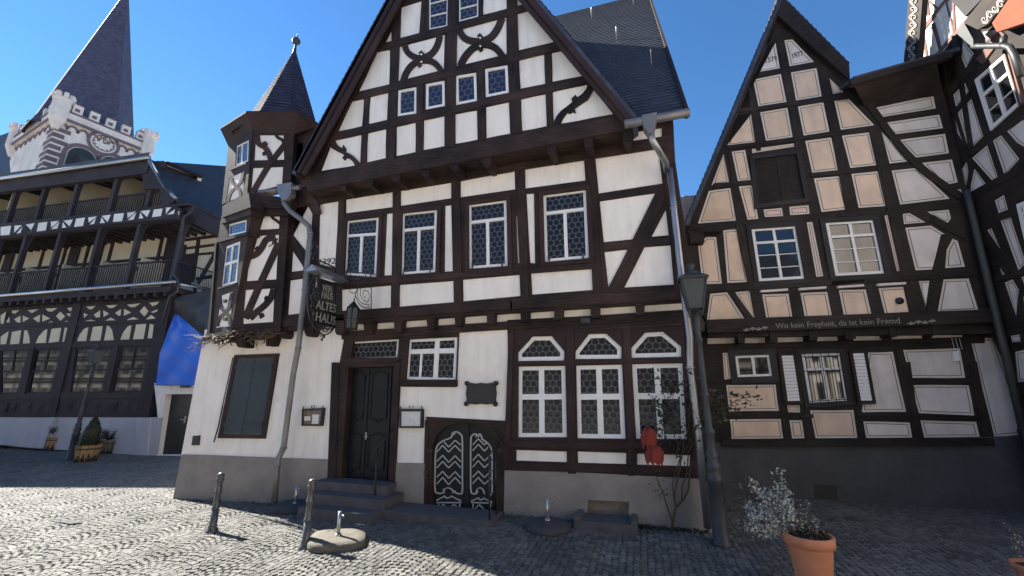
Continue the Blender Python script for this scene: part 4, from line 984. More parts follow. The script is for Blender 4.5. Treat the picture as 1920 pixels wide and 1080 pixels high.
lb = MB(); lb.prism(RG, px('J', "680,838 712,832 720,888 688,890"), .05, .06, back=True); p = RG.at(1790, 655, .05)
for dx in (0, .06, .12): lb.tube([p + uR * dx, p + uR * dx + Vector((0, 0, .22))], .005, 4)
lb.build('junction_box', 'white', rh)
pb = MB(); pb.prism(RG, [(1335, 830), (1940, 817), (2000, 985), (1340, 985)], .03, .3); pb.prism(RG, [(1323, 906), (1340, 906), (1340, 955), (1323, 955)], .0, .1)
M['darkplinth'] = mat('dark_plinth_render', (.075, .075, .078), .9, var=.2, vscale=1.5, bump=.4, bscale=20)
pbo = pb.build('plinth', 'darkplinth', rh)
vn = MB(); vn.prism(RG, px('K', "640,592 765,598 770,672 645,670"), .035, .01); vn.build('cellar_vent', 'iron', rh)
sk = MB(); sk.prism(RG, px('K', "160,352 1600,345 1610,388 150,392"), .09, .12); sk.build('sill_beam', 'timber2', rh)
# gable roof of this house
eL = RV.at(1283, 420); ap = RV.at(1463, -12); kR = RV.at(1592, 118); kR2 = RV.at(1600, 162)
rf = MB()
for a, b in ((eL, ap), (ap, kR)):
    n = Vector((0, 1, 0)).cross(b - a); n = n if n.z > 0 else -n; pl = Pl(a, n, (0, 1, 0))
    slate_sheet(rf, pl, [a, b, b + Vector((0, 5.5, 0)), a + Vector((0, 5.5, 0))], .17, .02, .1)
rf.build('gable_roof', 'slate', rh)
bb = MB(); bb.beam(RV, (1287, 424), (1465, -4), 9, 7, 0, .08); bb.rnd().prism(RV, [(1461, -12), (1592, 118), (1594, 150), (1455, 25)], 0, .06); bb.beam(RV, (1291, 424), (1464, 10), 6, 6, -.03, .05)
bb.rnd().prism(RU, [(1440, 85), (1465, 10), (1530, 70), (1480, 72), (1455, 78)], .02, .03)
n = (ap - eL).cross(Vector((0, 1, 0))).normalized(); n = n if n.z > 0 else -n
for a, b in ((eL, ap), (ap, kR)):
    n = Vector((0, 1, 0)).cross(b - a).normalized(); n = n if n.z > 0 else -n
    bb.face([a - n * .09, b - n * .09, b - n * .09 + Vector((0, .2, 0)), a - n * .09 + Vector((0, .2, 0))])
bbo = bb.build('bargeboard', 'timber2', rh)
sc = MB(); scroll(sc, RV, (1472, 18), (1588, 128), 10, 12, 1.0); sc.build('carved_scroll', 'greytimber', bbo)
# eaves to the right of the gable
ea = RU.at(1603, 164, .55); eb = RU.at(1757, 118, .55)
ev = MB(); wa = RU.at(1622, 200); wb = RU.at(1768, 178)
ev.face([wa, wb, eb, ea]); ev.face([ea, eb, eb + Vector((0, 0, .16)), ea + Vector((0, 0, .16))]); ev.face([RU.at(1592, 150), wa, ea])
ev.bar3(ea + Vector((-.1, -.05, .08)), eb + Vector((.2, -.05, .08)), .12, .14)
ev.build('eaves', 'timber2', rh)
er = MB(); a, b = ea + Vector((0, -.05, .16)), eb + Vector((.4, -.05, .16)); d = Vector((0, 3.6, 1.3)); pl = plane3(a, b, a + d); slate_sheet(er, pl, [a, b, b + d, a + d], .17, .02, .08); er.build('main_roof', 'slate', rh)
bd = MB(); bd.box((3.9, 13.9, 1.2), (7.0, 5.6, 3.6)); bd.box((4.0, 13.7, 5.0), (7.2, 5.8, 4.3)); bd.build('rear_walls', 'greyplaster', rh)
# corner bracket / eaves at the left side of that house
cbk = MB(); cbk.tube([RU.at(1289, 436, .1), RU.at(1318, 431, .1), RU.at(1352, 432, .1)], .07, 8); cbk.box(RU.at(1305, 447, .1), (.3, .3, .3)); cbk.beam(RU, (1296, 450), (1302, 640), 18, 18, .05, .2)
cbk.build('corner_bracket', 'timber2', rh)

# ------------------------------------------------------------------ the wing at the right edge
c_lo = RU.at(1905, 733); c_hi = RU.at(1757, 112)
wh = thing('side_wing_house', 'pale half-timbered side wing at the right edge, sunlit high up under its eaves', 'house', (c_lo.x, 9.0, 0))
WP = plane3(c_lo, c_hi, c_lo + Vector((.25, -2, 0)))
wp = pxs('H', "532,300 548,320 585,465 545,512 525,430;565,258 612,195 652,380 605,432;632,175 662,195 690,240 718,270 675,350 655,300;610,480 672,418 692,465 625,545;562,560 590,508 607,555 567,610;"
          "632,570 705,498 765,690 690,765;577,645 620,595 675,755;592,727 655,790 628,818;705,800 785,733 845,915 820,930;810,710 855,683 948,805 870,890;695,1012 700,935 718,850 788,945;640,850 682,820 690,870 672,998 648,950;"
          "878,660 975,580 1010,770 930,720;820,1015 870,985 890,1060 840,1080")
wp += pxs('J', "868,155 930,125 1000,345;942,100 1000,70 1090,340 1045,383;908,275 990,400 955,413;967,450 1015,430 1050,490 1035,650;1025,840 1120,815 1160,1000 1040,1010;1000,750 1055,740 1062,780 1010,785;1060,420 1100,405 1120,470 1090,500;1070,530 1110,520 1130,620 1085,660")
ww = [px('H', "716,402 880,262 962,520 800,667"), px('J', "1035,10 1110,-20 1160,190 1080,210")]
tw, pn = timber_layer(WP, [(1753, 118), (1764, 102), (1860, 0), (1960, -60), (2010, 200), (2060, 820), (1945, 835), (1900, 720), (1845, 600), (1826, 420), (1800, 320)], wp, ww, 0, .015, .08, .3)
for a, b, w in (("545,280", "640,800", 22), ("615,180", "700,760", 22), ("560,500", "720,330", 26), ("560,640", "700,470", 22), ("690,775", "1000,560", 30), ("690,1000", "1000,830", 40), ("560,590", "690,790", 20)): bm(tw, WP, 'H', a, b, w, .014)
for a, b, w in (("860,20", "1000,350", 28), ("820,130", "1100,30", 26), ("900,440", "1100,380", 30), ("870,250", "1000,420", 22)): bm(tw, WP, 'J', a, b, w, .016)
tw.build('timber_frame', 'timber2', wh)
b_ = MB(); bordered(WP, pn, b_, .035, .012); b_.build('plaster_panels', ['cream', 'line', 'greyplaster'], wh)
window(wh, WP, px('H', "720,405 878,268 958,518 800,662"), off=.03, vb=(.5,), hb=(.36,), fw=.07, bw=.06, glass='glass', sub=((.05, .68, .95, .68, .02),))
window(wh, WP, ww[1], off=.02, vb=(.5,), hb=(.3,), fw=.07, bw=.05, glass='glass')
# upper sunlit gable of the wing
WU = WP.moved(-.0)
Q_ = lambda s: px('Q', s)
wu = MB(); wu.prism(WU, Q_("282,552 310,-40 560,-40 700,125 470,470"), -.35, .2, cap='t')
wu.prism(WU, Q_("800,270 945,250 940,300 790,470 760,430"), .0, .2, cap='t'); wu.build('upper_wall', 'plaster', wh)  # second slab is a patch of sun on the wall, as white plaster
M['sunwood'] = wood('sunlit_timber_tone', (.10, .055, .045), (.20, .115, .09))  # the old timber again, its sunlit look put into a red-brown colour
wt = MB()
for a, b, w in (("300,265", "520,-10", 30), ("320,270", "352,525", 20), ("350,0", "360,130", 18), ("355,0", "430,70", 14), ("400,195", "470,450", 26), ("570,20", "580,270", 18), ("380,520", "700,150", 24), ("505,0", "575,280", 14)):
    k = 4.5; A = Q_(a)[0]; B = Q_(b)[0]; wt.beam(WU, A, B, w / k, None, -.33, .05)
wt.beam(WU, Q_("790,520")[0], Q_("980,270")[0], 14, None, .03, .05)
for i, (a, b) in enumerate((("1000,440", "1130,890"), ("1030,430", "1155,870"))): wt.beam(WU, Q_(a)[0], Q_(b)[0], 3, None, .05, .05)
wt.build('upper_timber', 'sunwood', wh)
window(wh, WU, Q_("425,125 505,20 572,270 492,372"), off=-.33, vb=(), hb=(.33, .66), fw=.05, bw=.03, glass='glassr', sub=((.5, .05, .5, .95, .02),))
window(wh, WU, Q_("328,275 398,200 455,480 385,520"), off=-.33, vb=(), hb=(), fw=.05, glass='glass')
# carved bargeboard, eaves and hopper
cb_ = MB(); BP = WP.moved(.1); cb_.prism(BP, Q_("195,-40 315,-40 268,560 150,592"), -.02, .12); co = cb_.build('bargeboard', 'timber2', wh)
sc = MB(); scroll(sc, BP, Q_("240,-20")[0], Q_("212,575")[0], 15, 9, 1.5, 0); sc.build('carved_scroll', 'ornament', co)
e2_ = MB(); EP = WP.moved(.45)
e2_.prism(EP, Q_("660,190 860,-60 1060,-60 870,200 780,250"), 0, .15, cap='t'); e3 = e2_.build('eaves', 'timber2', wh)
sc = MB(); scroll(sc, EP, Q_("815,190")[0], Q_("990,10")[0], 16, 4, 1.5); sc.build('carved_scroll', 'ornament', e3)
sr = MB(); sr.prism(WP.moved(.3), Q_("500,-60 860,-60 672,140"), 0, .05, cap='t'); sr.build('rafter_soffit', 'greytimber', wh)
og = MB(); og.prism(WP.moved(.6), Q_("900,195 1075,-60 1300,-60 1180,190 940,270"), 0, .12, cap='t'); og.build('lower_roof_edge', 'orange', wh)
gp2 = MB(); gg = WP.moved(.35); gp2.tube([gg.at(*Q_(t)[0]) for t in ("740,385", "790,390", "1000,385", "1050,400", "1090,470", "1150,640")], .05, 10)
gp2.tube([gg.at(*Q_("990,385")[0]), gg.at(*Q_("1000,310")[0])], .05, 8); gp2.build('downpipe', 'castiron', wh)
hb = MB(); hb.prism(gg, Q_("600,280 668,200 740,330 745,400 700,370"), .05, .2, cap='t', back=True); hb.build('hopper', 'castiron', wh)
pc = MB(); pc.tube([c_lo + (c_hi - c_lo) * t + Vector((-.12, -.14, 0)) for t in (-.2, .2, .5, .55)], .06, 10); pc.build('corner_pipe', 'castiron', wh)
pb = MB(); pb.prism(WP, [(1905, 805), (2080, 790), (2160, 1200), (1980, 1000)], .05, .2); pb.build('plinth', 'darkplinth', wh)
bd = MB(); bd.box((c_lo.x + 3.3, 8.5, 4), (5.5, 9, 8.6)); bd.build('rear_walls', 'greyplaster', wh)
wr = MB(); a = Vector((c_hi.x - .1, 3.5, 12.0)); 
wr.face([(c_hi.x + .4, 13, 9.5), (c_hi.x + .4, 4, 9.5), (c_hi.x + 3.4, 4, 14), (c_hi.x + 3.4, 13, 14)]); wr.face([(c_hi.x + 6.4, 4, 9.5), (c_hi.x + 6.4, 13, 9.5), (c_hi.x + 3.4, 13, 14), (c_hi.x + 3.4, 4, 14)])
wr.build('wing_roof', 'slate', wh)
# far little roof seen through the gap
fh = thing('small_far_house', 'little slate roof with a steel flue, glimpsed in the gap between the gabled houses', 'house', tuple(atY(1288, 420, 16)))
FP = Pl((0, 16, 0), (0, -1, 0)); a = FP.at(1268, 384); b = FP.at(1330, 384); d = Vector((0, 2.2, 1.0)); pl = plane3(a, b, a + d)
fr_ = MB(); slate_sheet(fr_, pl, [a, b, b + d, a + d], .18, .03, .1); fr_.build('roof', mat('light_slate', (.16, .15, .14), .7, rand=.3), fh)
fw_ = MB(); fw_.box(((a.x + b.x) / 2, 17.6, (a.z) / 2 - .2), (b.x - a.x, 3, a.z)); fw_.build('wall', 'timber2', fh)
fg = MB(); fg.tube([a + Vector((0, -.1, -.05)), b + Vector((0, -.1, -.05))], .09, 8); fg.build('gutter', 'bluetarp', fh)
fl = MB(); p = FP.at(1290, 372) + Vector((0, .8, 0)); fl.tube([p - Vector((0, 0, .3)), p + Vector((0, 0, .35))], .09, 8); fl.tube([p + Vector((0, 0, .33)), p + Vector((0, 0, .45))], .14, 8); fl.build('flue', 'steel', fh)
# ------------------------------------------------------------------ the gallery house on the left
lh = thing('gallery_house', 'dark timber building with two open galleries above large shop windows, left of the inn', 'house', (-24, 14, -.7))
uL = Vector((.9962, .0872, 0)); nL = Vector((.0872, -.9962, 0))
L0 = Pl((-21.19, 14.0, 0), nL, uL); LG = L0.moved(.45); LB = L0.moved(-1.9)
M['lt'] = wood('violet_brown_timber', (.022, .016, .018), (.05, .036, .042))
W = lambda s: px('W', s); X_ = lambda s: px('X', s)
def zat(pl, x, y): return pl.at(x, y).z
def alongx(pl, x, y): return pl.uv(pl.at(x, y))
# storey front
orn_l = pxs('X', "0,105 40,78 75,75 20,175 0,178;30,120 60,105 60,150 35,150;50,77 125,72 95,95 80,92;48,172 100,165 125,172 55,178;85,130 130,105 130,152 105,150;140,105 185,125 140,150;170,72 245,66 205,90 190,88;150,172 205,155 250,160 160,174;"
            "205,125 255,98 250,148 235,148;265,98 318,125 262,148;285,62 365,58 330,82 300,80;270,160 325,140 345,158 280,165;350,110 380,80 412,112 382,142;420,58 470,53 465,70 440,82;415,95 465,90 460,120 430,110;395,158 415,138 445,150 400,158")
orn_r = pxs('X', "525,90 555,100 530,125;540,50 605,45 580,68 560,66;520,145 570,132 615,142 525,150;590,100 635,70 632,118 605,120;650,70 690,95 652,118;665,42 745,38 715,58 690,60;655,142 700,118 735,138 665,145;"
                "725,90 768,62 762,108 745,108;782,62 830,88 780,110;800,38 892,28 850,55 820,52;790,138 840,115 878,130 800,136;880,80 912,45 940,80 912,115;940,25 1008,18 995,35 965,50;950,85 998,65 995,80 970,90;920,130 955,100 985,125 925,132")
arch_l = pxs('X', "0,290 0,240 50,205 55,208 38,288;72,210 135,198 120,285 58,290;150,200 172,200 185,240 188,282 140,285;222,282 240,240 275,200 300,190 290,280;322,190 388,183 372,272 303,280;405,183 425,183 432,200 415,272 390,275;"
             "483,270 500,225 530,190 560,178 545,268;585,178 650,172 635,265 565,268;672,172 690,172 710,200 720,262 655,265;757,260 775,215 805,175 833,165 818,258;858,163 926,158 908,255 838,258;945,158 972,165 970,190 962,250 930,252")
lwin = ["0,320 190,318 108,605 0,605", "220,318 400,312 325,602 165,605", "480,312 715,302 650,598 440,602", "765,302 950,298 895,592 700,598"]
L_out = X_("-900,60 -900,760 300,752 315,740 880,752 945,752 1090,0 500,5 0,25")
tl, pn = timber_layer(L0, L_out, orn_l + orn_r + arch_l, [X_(s) for s in lwin], 0, .02, .12, .3, tm='lt', jit=False)
for a, b, w in (("500,-20", "320,745", 50), ("1060,-10", "905,755", 60), ("203,300", "140,600", 28), ("735,295", "670,600", 28), ("-200,60", "-330,745", 60)): bm(tl, L0, 'X', a, b, w, .06, .1)
for a, b, w in (("-300,325", "1010,278", 24), ("-300,625", "920,608", 34), ("-300,180", "1000,140", 22), ("-300,735", "900,742", 22)): bm(tl, L0, 'X', a, b, w, .04, .06)
for x, y in ((30, 690), (70, 690), (165, 688), (240, 688), (425, 680), (510, 680), (590, 688), (710, 688), (785, 688), (860, 688)):
    tl.rnd().prism(L0, X_(f"{x-26},{y-30} {x+34},{y-30} {x+24},{y+32} {x-36},{y+32}"), .02, .03); tl.prism(L0, X_(f"{x-14},{y-8} {x+20},{y-8} {x+2},{y+18}"), .04, .03)
tl.build('timber_front', 'lt', lh)
pp = MB(); fill_panels(L0, pn, pp); pp.build('infill_panels', 'galleryplaster', lh)
for s, vb in zip(lwin, ((.5,), (.5,), (.55,), (.5,))):
    wf = window(lh, L0, X_(s), off=-.03, vb=tuple((v, .02, .5) for v in vb), hb=(.5,), fw=.10, bw=.09, glass='glass', frame='lt', th=.08)
pl2 = MB(); pl2.prism(L0, X_("-900,750 300,752 880,752 955,752 935,990 800,985 200,945 0,925 -900,890"), .06, .3, cap='t')
for s in ("285,752 345,752 268,948 205,945", "865,752 950,755 930,992 850,990"): pl2.prism(L0, X_(s), .22, .2)
pl2.build('plinth', 'lightwall', lh)
us2 = [LG.uv(LG.at(*W(t)[0]))[0] for t in ("215,350", "425,330", "680,290", "915,270")]
# galleries: floors, posts, railings, joists, back wall
zf1 = zat(LG, 165, 546); zr1 = zat(LG, 165, 500)
u_end = LG.uv(LG.at(*W("1085,840")[0]))[0]; u_beg = -32.
def gp(uu, z, dep=0.): return LG.p0 + LG.u * uu + Vector((0, 0, z)) - LG.n * dep
z_floor1 = zf1; z_beam1 = zat(LG, *W("560,505")[0]); z_rail1 = zat(LG, *W("560,742")[0]); z_band_b = zat(LG, *W("560,490")[0]); z_band_t = zat(LG, *W("560,408")[0])
z_floor2 = z_band_t; z_rail2 = zat(LG, *W("560,300")[0]); z_roof = zat(LG, *W("560,112")[0])
print('gallery z', [round(k, 2) for k in (z_floor1, z_rail1, z_beam1, z_band_b, z_band_t, z_rail2, z_roof)], 'uend', round(u_end, 2))
fl = MB(); 
def slab(mbx, z0, z1, d0, d1, ua=None, ub=None):
    ua = u_beg if ua is None else ua; ub = u_end if ub is None else ub
    P = [gp(ua, z0, d0), gp(ub, z0, d0), gp(ub, z0, d1), gp(ua, z0, d1)]; T_ = [p + Vector((0, 0, z1 - z0)) for p in P]
    for f in ((P[0], P[1], T_[1], T_[0]), (P[1], P[2], T_[2], T_[1]), (P[2], P[3], T_[3], T_[2]), (P[3], P[0], T_[0], T_[3]), T_, P[::-1]): mbx.face(f)
slab(fl, z_floor1 - .3, z_floor1, 0, 2.6); slab(fl, z_beam1 - .02, z_beam1 + .25, 0, .3); slab(fl, z_band_t - .16, z_band_t, .02, 2.6); slab(fl, z_roof - .55, z_roof - .1, .25, .5, u_beg, us2[3] + .4)
fl.build('gallery_floor', 'lt', lh)
cl_ = MB(); slab(cl_, z_beam1 + .27, z_beam1 + .3, .3, 2.35); 
ue2 = us2[3] + .5; P = [gp(u_beg, z_roof - .1, .5), gp(ue2, z_roof - .1, .5), gp(ue2, z_roof + .15, 2.4), gp(u_beg, z_roof + .15, 2.4)]; cl_.face(P); cl_.build('ceiling_plaster', 'lightwall', lh)
js = MB(); uu = u_end - .2
while uu > u_beg:
    js.bar3(gp(uu, z_beam1 + .18, .3), gp(uu, z_beam1 + .18, 2.35), .14, .18); js.bar3(gp(min(uu, ue2), z_roof - .16, .4), gp(min(uu, ue2), z_roof + .06, 2.4), .12, .16)
    js.bar3(gp(uu, z_floor1 - .42, -.06), gp(uu, z_floor1 - .42, .5), .16, .2); uu -= .62
js.build('joists', 'lt', lh)
bw = MB(); slab(bw, z_floor1, z_beam1 + .3, 2.35, 2.6, u_beg, u_end + 1.6); slab(bw, z_floor2, z_roof + .2, 2.35, 2.6, u_beg, us2[3] + .3); bw.build('gallery_back_wall', 'galleryplaster', lh)
pt = MB(); uu = u_end + 1.2
while uu > u_beg:
    pt.bar3(gp(uu, z_floor1, 2.33), gp(uu, z_beam1 + .2, 2.33), .2, .1, (0, 1, 0)); pt.bar3(gp(uu - 1.1, z_floor1, 2.33), gp(uu - 1.1, z_beam1 + .2, 2.33), .95, .06, (0, 1, 0)) if int(uu * 2) % 3 == 0 else None
    pt.bar3(gp(uu - .5, z_floor1 + .1, 2.32), gp(uu - 1.3, z_floor1 + 1.9, 2.32), .14, .08, (0, 1, 0)); uu -= 1.9
pt.bar3(gp(u_beg, z_floor1 + 1.95, 2.32), gp(u_end + 1.6, z_floor1 + 1.95, 2.32), .1, .18); pt.bar3(gp(u_beg, z_floor1 + 2.5, 2.30), gp(u_end + 1.6, z_floor1 + 2.5, 2.30), .1, .16)
uu = us2[3] - .3
while uu > u_beg:
    pt.bar3(gp(uu, z_floor2, 2.33), gp(uu, z_roof + .1, 2.33), 1.3, .08, (0, 1, 0)); pt.bar3(gp(uu - .1, z_floor2, 1.4), gp(uu - .1, z_roof + .05, 1.4), .12, 1.9, (0, 1, 0)) if False else None; uu -= 2.6
pt.build('gallery_wall_timber', 'lt', lh)
dv = MB(); uu = ue2 - 1.2
while uu > u_beg:
    dv.bar3(gp(uu, z_floor2, 1.6), gp(uu, z_roof, 1.6), 1.4, .12, (1, 0, 0)); dv.bar3(gp(uu, z_floor1, 1.7), gp(uu, z_floor1 + 2.1, 1.7), 1.2, .1, (1, 0, 0)) ; uu -= 2.9
build_split(dv, 'gallery_partition', 'galleryplaster', lh)
# posts with curved braces
ps = MB()
def brk(mbx, uu, z, s=1, r=.45, dep=.15):
    Pp = [gp(uu, z, dep), gp(uu + s * r, z, dep), gp(uu + s * r * .55, z - r * .25, dep), gp(uu + s * r * .2, z - r * .65, dep), gp(uu + s * .02, z - r * 1.3, dep)]
    mbx.rnd(); mbx.prism(LG, Pp, 0, .1, 0, world=True, cap='t')
for a, b in (("150,560", "60,890"), ("370,535", "285,875"), ("615,510", "550,850"), ("865,480", "805,840"), ("1125,450", "1080,838")):
    uu = (LG.uv(LG.at(*W(a)[0]))[0] + LG.uv(LG.at(*W(b)[0]))[0]) / 2
    if a == "1125,450": uu = u_end - .12
    ps.bar3(gp(uu, z_floor1, .12), gp(uu, z_beam1 + .05, .12), .24, .22, (0, 1, 0)); brk(ps, uu + .1, z_beam1, 1); brk(ps, uu - .1, z_beam1, -1)
du = 1.9
u0 = LG.uv(LG.at(*W("220,330")[0]))[0]
us2 = [LG.uv(LG.at(*W(t)[0]))[0] for t in ("215,350", "425,330", "680,290", "915,270")]
for uu in us2 + [us2[0] - 2.4, us2[0] - 4.8, us2[0] - 7.2]:
    ps.bar3(gp(uu, z_floor2, .3), gp(uu, z_roof - .1, .3), .3, .2, (0, 1, 0)); brk(ps, uu + .12, z_roof - .5, 1, .5, .28); brk(ps, uu - .12, z_roof - .5, -1, .5, .28)
uu0 = LG.uv(LG.at(*W("105,720")[0]))[0]
for k in range(1, 5): ps.bar3(gp(uu0 - 2.15 * k, z_floor1, .12), gp(uu0 - 2.15 * k, z_beam1 + .05, .12), .24, .22, (0, 1, 0))
build_split(ps, 'gallery_post', 'lt', lh)
def railing(z0, z1, dep, ua, ub, st):
    mbx = MB(); mbx.bar3(gp(ua, z1, dep), gp(ub, z1, dep), .07, .09); mbx.bar3(gp(ua, z0 + .12, dep), gp(ub, z0 + .12, dep), .05, .06); uu = ub
    while uu > ua: mbx.bar3(gp(uu, z0 + .12, dep), gp(uu, z1, dep), .045, .035, (0, 1, 0)); uu -= st
    return mbx.build('railing', 'lt', lh)
railing(z_floor1, z_rail1, .1, u_beg, u_end, .155); railing(z_floor2, z_rail2, .35, u_beg, us2[3] + 1.2, .15)
# band of small panels
bd_p = pxs('W', "0,490 70,482 60,540 0,545;88,482 140,478 85,532;160,475 220,465 195,515;240,465 300,457 290,512 228,520;318,457 375,450 320,505;100,533 145,480 130,528;175,523 165,480 200,520;"
                "305,508 378,455 362,502;398,450 462,442 440,490;388,498 395,455 420,495;478,438 538,430 525,485 465,492;555,430 615,422 560,478;540,480 610,428 595,472;640,420 702,412 680,462;628,468 640,425 665,465;"
                "720,408 785,402 772,455 710,460;802,400 860,392 805,448;785,452 865,395 845,445;885,390 952,382 930,430;875,440 885,395 908,435;970,380 1030,372 1018,422 958,430;1048,368 1085,365 1045,415;1050,415 1108,375 1100,408;1125,392 1135,390 1132,415 1125,415")
bt, pn = timber_layer(LG, [LG_ for LG_ in W("-200,495 0,470 1100,355 1145,375 1140,435 0,560 -200,582")], bd_p, [], .05, .02, .1, .15)
bt.build('panel_band', 'lt', lh); pp = MB(); fill_panels(LG, pn, pp); pp.build('band_panels', 'plaster', lh)
# roof with gutter
rg = MB(); a = LG.at(*W("-500,258")[0], .1); b = LG.at(*W("945,52")[0], .1); rg.tube([a, b], .11, 8); rg.tube([a + Vector((0, 0, .3)), b + Vector((0, 0, .3))], .03, 6)
a2 = gp(u_beg, z_roof - .1, -.1); b2 = gp(LG.uv(b)[0], z_roof - .1, -.1)
n = 60
for i in range(n): q = a + (b - a) * (i / n); rg.tube([q, q + Vector((0, 0, .3))], .015, 4)
rg.build('gutter_snow_guard', 'steel', lh)
c_ = LG.at(*W("945,72")[0], .05); rs = MB()
d = Vector((0, 4.2, .9)) ; pl = plane3(a, b, a + d); slate_sheet(rs, pl, [a, b, b + d + Vector((-9, -.9, 0)), a + d], .2, .02, .3)
p1, p2, p3, p4 = c_, LG.at(*W("1045,240")[0], .05), LG.at(*W("1112,310")[0], .05), None
far = atY(424, 312, c_.y + 6); far2 = atY(414, 415, c_.y + 6)
PS = plane3(c_, p3, far); slate_sheet(rs, PS, [c_, PS.at(*W("1045,240")[0]), PS.at(*W("1112,310")[0]), PS.at(414, 425), PS.at(430, 312)], .2, .02, .1)
rs.build('roof', 'slatefar', lh)
vg = MB(); vg.tube([c_, p2, p3], .09, 8); vg.build('verge_flashing', 'zinc', lh)
sd_ = MB(); cs = PS.at(*W("1112,310")[0]); sd_.prism(LG, W("940,75 1045,240 1110,320 1050,365 1020,330 1010,250 900,250 905,100"), -.1, .2, cap='t')
sd_.prism(LG, W("1110,310 1400,455 1390,560 1150,430"), -.2, .25); sd_.prism(LG, W("0,185 940,55 945,90 925,150 0,270 -300,310 -300,225"), -.05, .3, cap='t')
sd_.build('roof_fascia', 'lt', lh)
sg = MB(); sg.tube([LG.at(*W(t)[0], .1) for t in ("1225,360", "1215,395", "1165,430", "1140,600", "1100,790", "1130,830", "1125,900", "1075,930", "1030,1100")] , .055, 8)
sg.build('downpipe', 'castiron', lh)
fg = MB(); fg.tube([LG.at(*W("-300,950")[0], .1), LG.at(*W("1115,838")[0], .1)], .09, 8); fg.tube([LG.at(*W("1140,855")[0], 0), LG.at(*W("1345,890")[0], -2)], .06, 8); fg.build('gallery_gutter', 'steel', lh)
# side gallery
sr_ = MB(); r0 = LG.at(*W("1130,708")[0]); r1 = LG.at(*W("1350,780")[0], -2.2); q0 = LG.at(*W("1135,845")[0]); q1 = LG.at(*W("1345,888")[0], -2.2)
sr_.tube([r0, r1], .035, 6); sr_.tube([q0, q1], .06, 6)
for i in range(16): t = i / 15; sr_.tube([r0 + (r1 - r0) * t, q0 + (q1 - q0) * t], .016, 4)
sr_.build('railing', 'iron', lh)
sw = MB(); sw.prism(LB, W("1150,560 1390,545 1360,900 1120,840"), .1, .1); sw.build('side_wall', 'galleryplaster', lh)
sb_ = MB()
for a, b, w in (("1150,575", "1390,545", 18), ("1150,630", "1380,600", 16), ("1255,570", "1215,840", 22), ("1370,640", "1250,850", 22), ("1150,600", "1120,840", 60), ("1240,820", "1360,800", 20)): bm(sb_, LB, 'W', a, b, w, .14, .04)
sb_.prism(LB, W("1150,670 1235,655 1205,850 1130,840"), .15, .05); sb_.build('side_timber', 'lt', lh)
bd = MB(); bx = LB.pt(-10, 4, -3.2); bd.box(bx, (28, 6, 9.5), math.radians(5)); bd.build('rear_walls', 'lightwall', lh)
# ------------------------------------------------------------------ annex, tarpaulins
A0 = Pl((-20, 13.95, 0), (0.05, -1, 0))
an = thing('annex', 'low whitewashed annex with a black door under the blue tarpaulin', 'annex', tuple(A0.at(320, 853)))
am, _ = timber_layer(A0, X_("975,535 1400,535 1380,1000 935,992 1000,760"), [], [X_("1045,605 1235,603 1300,992 985,990")], 0, od=.4, side=.4)
am.build('wall', 'plaster', an); ad = MB(); ad.prism(A0, X_("1040,600 1400,600 1400,1000 980,995"), -.3, .05); do = ad.build('door', 'iron', an)
hd = MB(); p = A0.at(*X_("1172,765")[0], -.24); hd.box(p, (.08, .04, .3)); hd.tube([p, p + Vector((.0, -.06, 0)), p + Vector((-.2, -.06, 0))], .02, 6); hd.build('handle', 'steel', do)
ap_ = MB(); ap_.prism(A0, X_("940,752 1018,752 985,992 935,992"), .04, .1); ap_.build('plinth', 'lightwall', an)
bx = MB(); bx.box(A0.at(320, 790) + Vector((.8, 3.5, -.2)), (4, 6, 3.0)); bx.build('rear_walls', 'lightwall', an)
ld = MB(); c = A0.at(*X_("1170,555")[0], .15); ld.box(c, (.35, .2, .12)); ld.tube([A0.at(*X_(t)[0], .05) for t in ("980,545", "1090,548", "1250,545")], .015, 5); ld.build('door_lamp', 'castiron', an)
def sheet(name, pl, P, m, amp, label, cat, nx=14, ny=14, loc=None):
    """draped cloth: quad P (TL TR BR BL px) as folded grid"""
    Q = [pl.at(*p) for p in P]; mb = MB(); V = []; F_ = []
    for j in range(ny + 1):
        for i in range(nx + 1):
            a, b = i / nx, j / ny; p = quad_at(Q, a, b)
            h = amp * (math.sin(a * 9 + b * 3) * .5 + math.sin(b * 7 - a * 5 + 1) * .4 + math.sin((a + b) * 17) * .18 + random.uniform(-.08, .08))
            V.append(p + pl.n * h)
    for j in range(ny):
        for i in range(nx): k = j * (nx + 1) + i; F_.append((k, k + nx + 1, k + nx + 2, k + 1))
    mb.shared(V, F_, 0, True); o = mb.build(name, m, loc=tuple(Q[3])); return tag(o, label, cat)
TP = A0.moved(.3)
sheet('blue_tarp', TP, X_("1108,92 1112,94 1245,548 985,543"), 'bluetarp', .10, 'bright blue tarpaulin hung as a triangle over the annex door, creased', 'tarpaulin') if False else None
bt_ = MB(); Vv = []; cols = 22; rows = 26
lp = X_("1108,92 1060,210 1010,350 998,450 985,543"); rp = X_("1112,94 1200,165 1300,250 1290,400 1262,548")
def along(pp_, t):
    t *= len(pp_) - 1; i = min(int(t), len(pp_) - 2); f_ = t - i; return (pp_[i][0] + (pp_[i + 1][0] - pp_[i][0]) * f_, pp_[i][1] + (pp_[i + 1][1] - pp_[i][1]) * f_)
for j in range(rows + 1):
    l_, r_ = along(lp, j / rows), along(rp, j / rows)
    for i in range(cols + 1):
        a = i / cols; q = (l_[0] + (r_[0] - l_[0]) * a, l_[1] + (r_[1] - l_[1]) * a)
        Vv.append(TP.at(*q, .09 * (math.sin(a * 9 + j * .38) * .5 + abs(math.sin(j * .43 - a * 5)) * .7 + random.uniform(-.12, .12))))
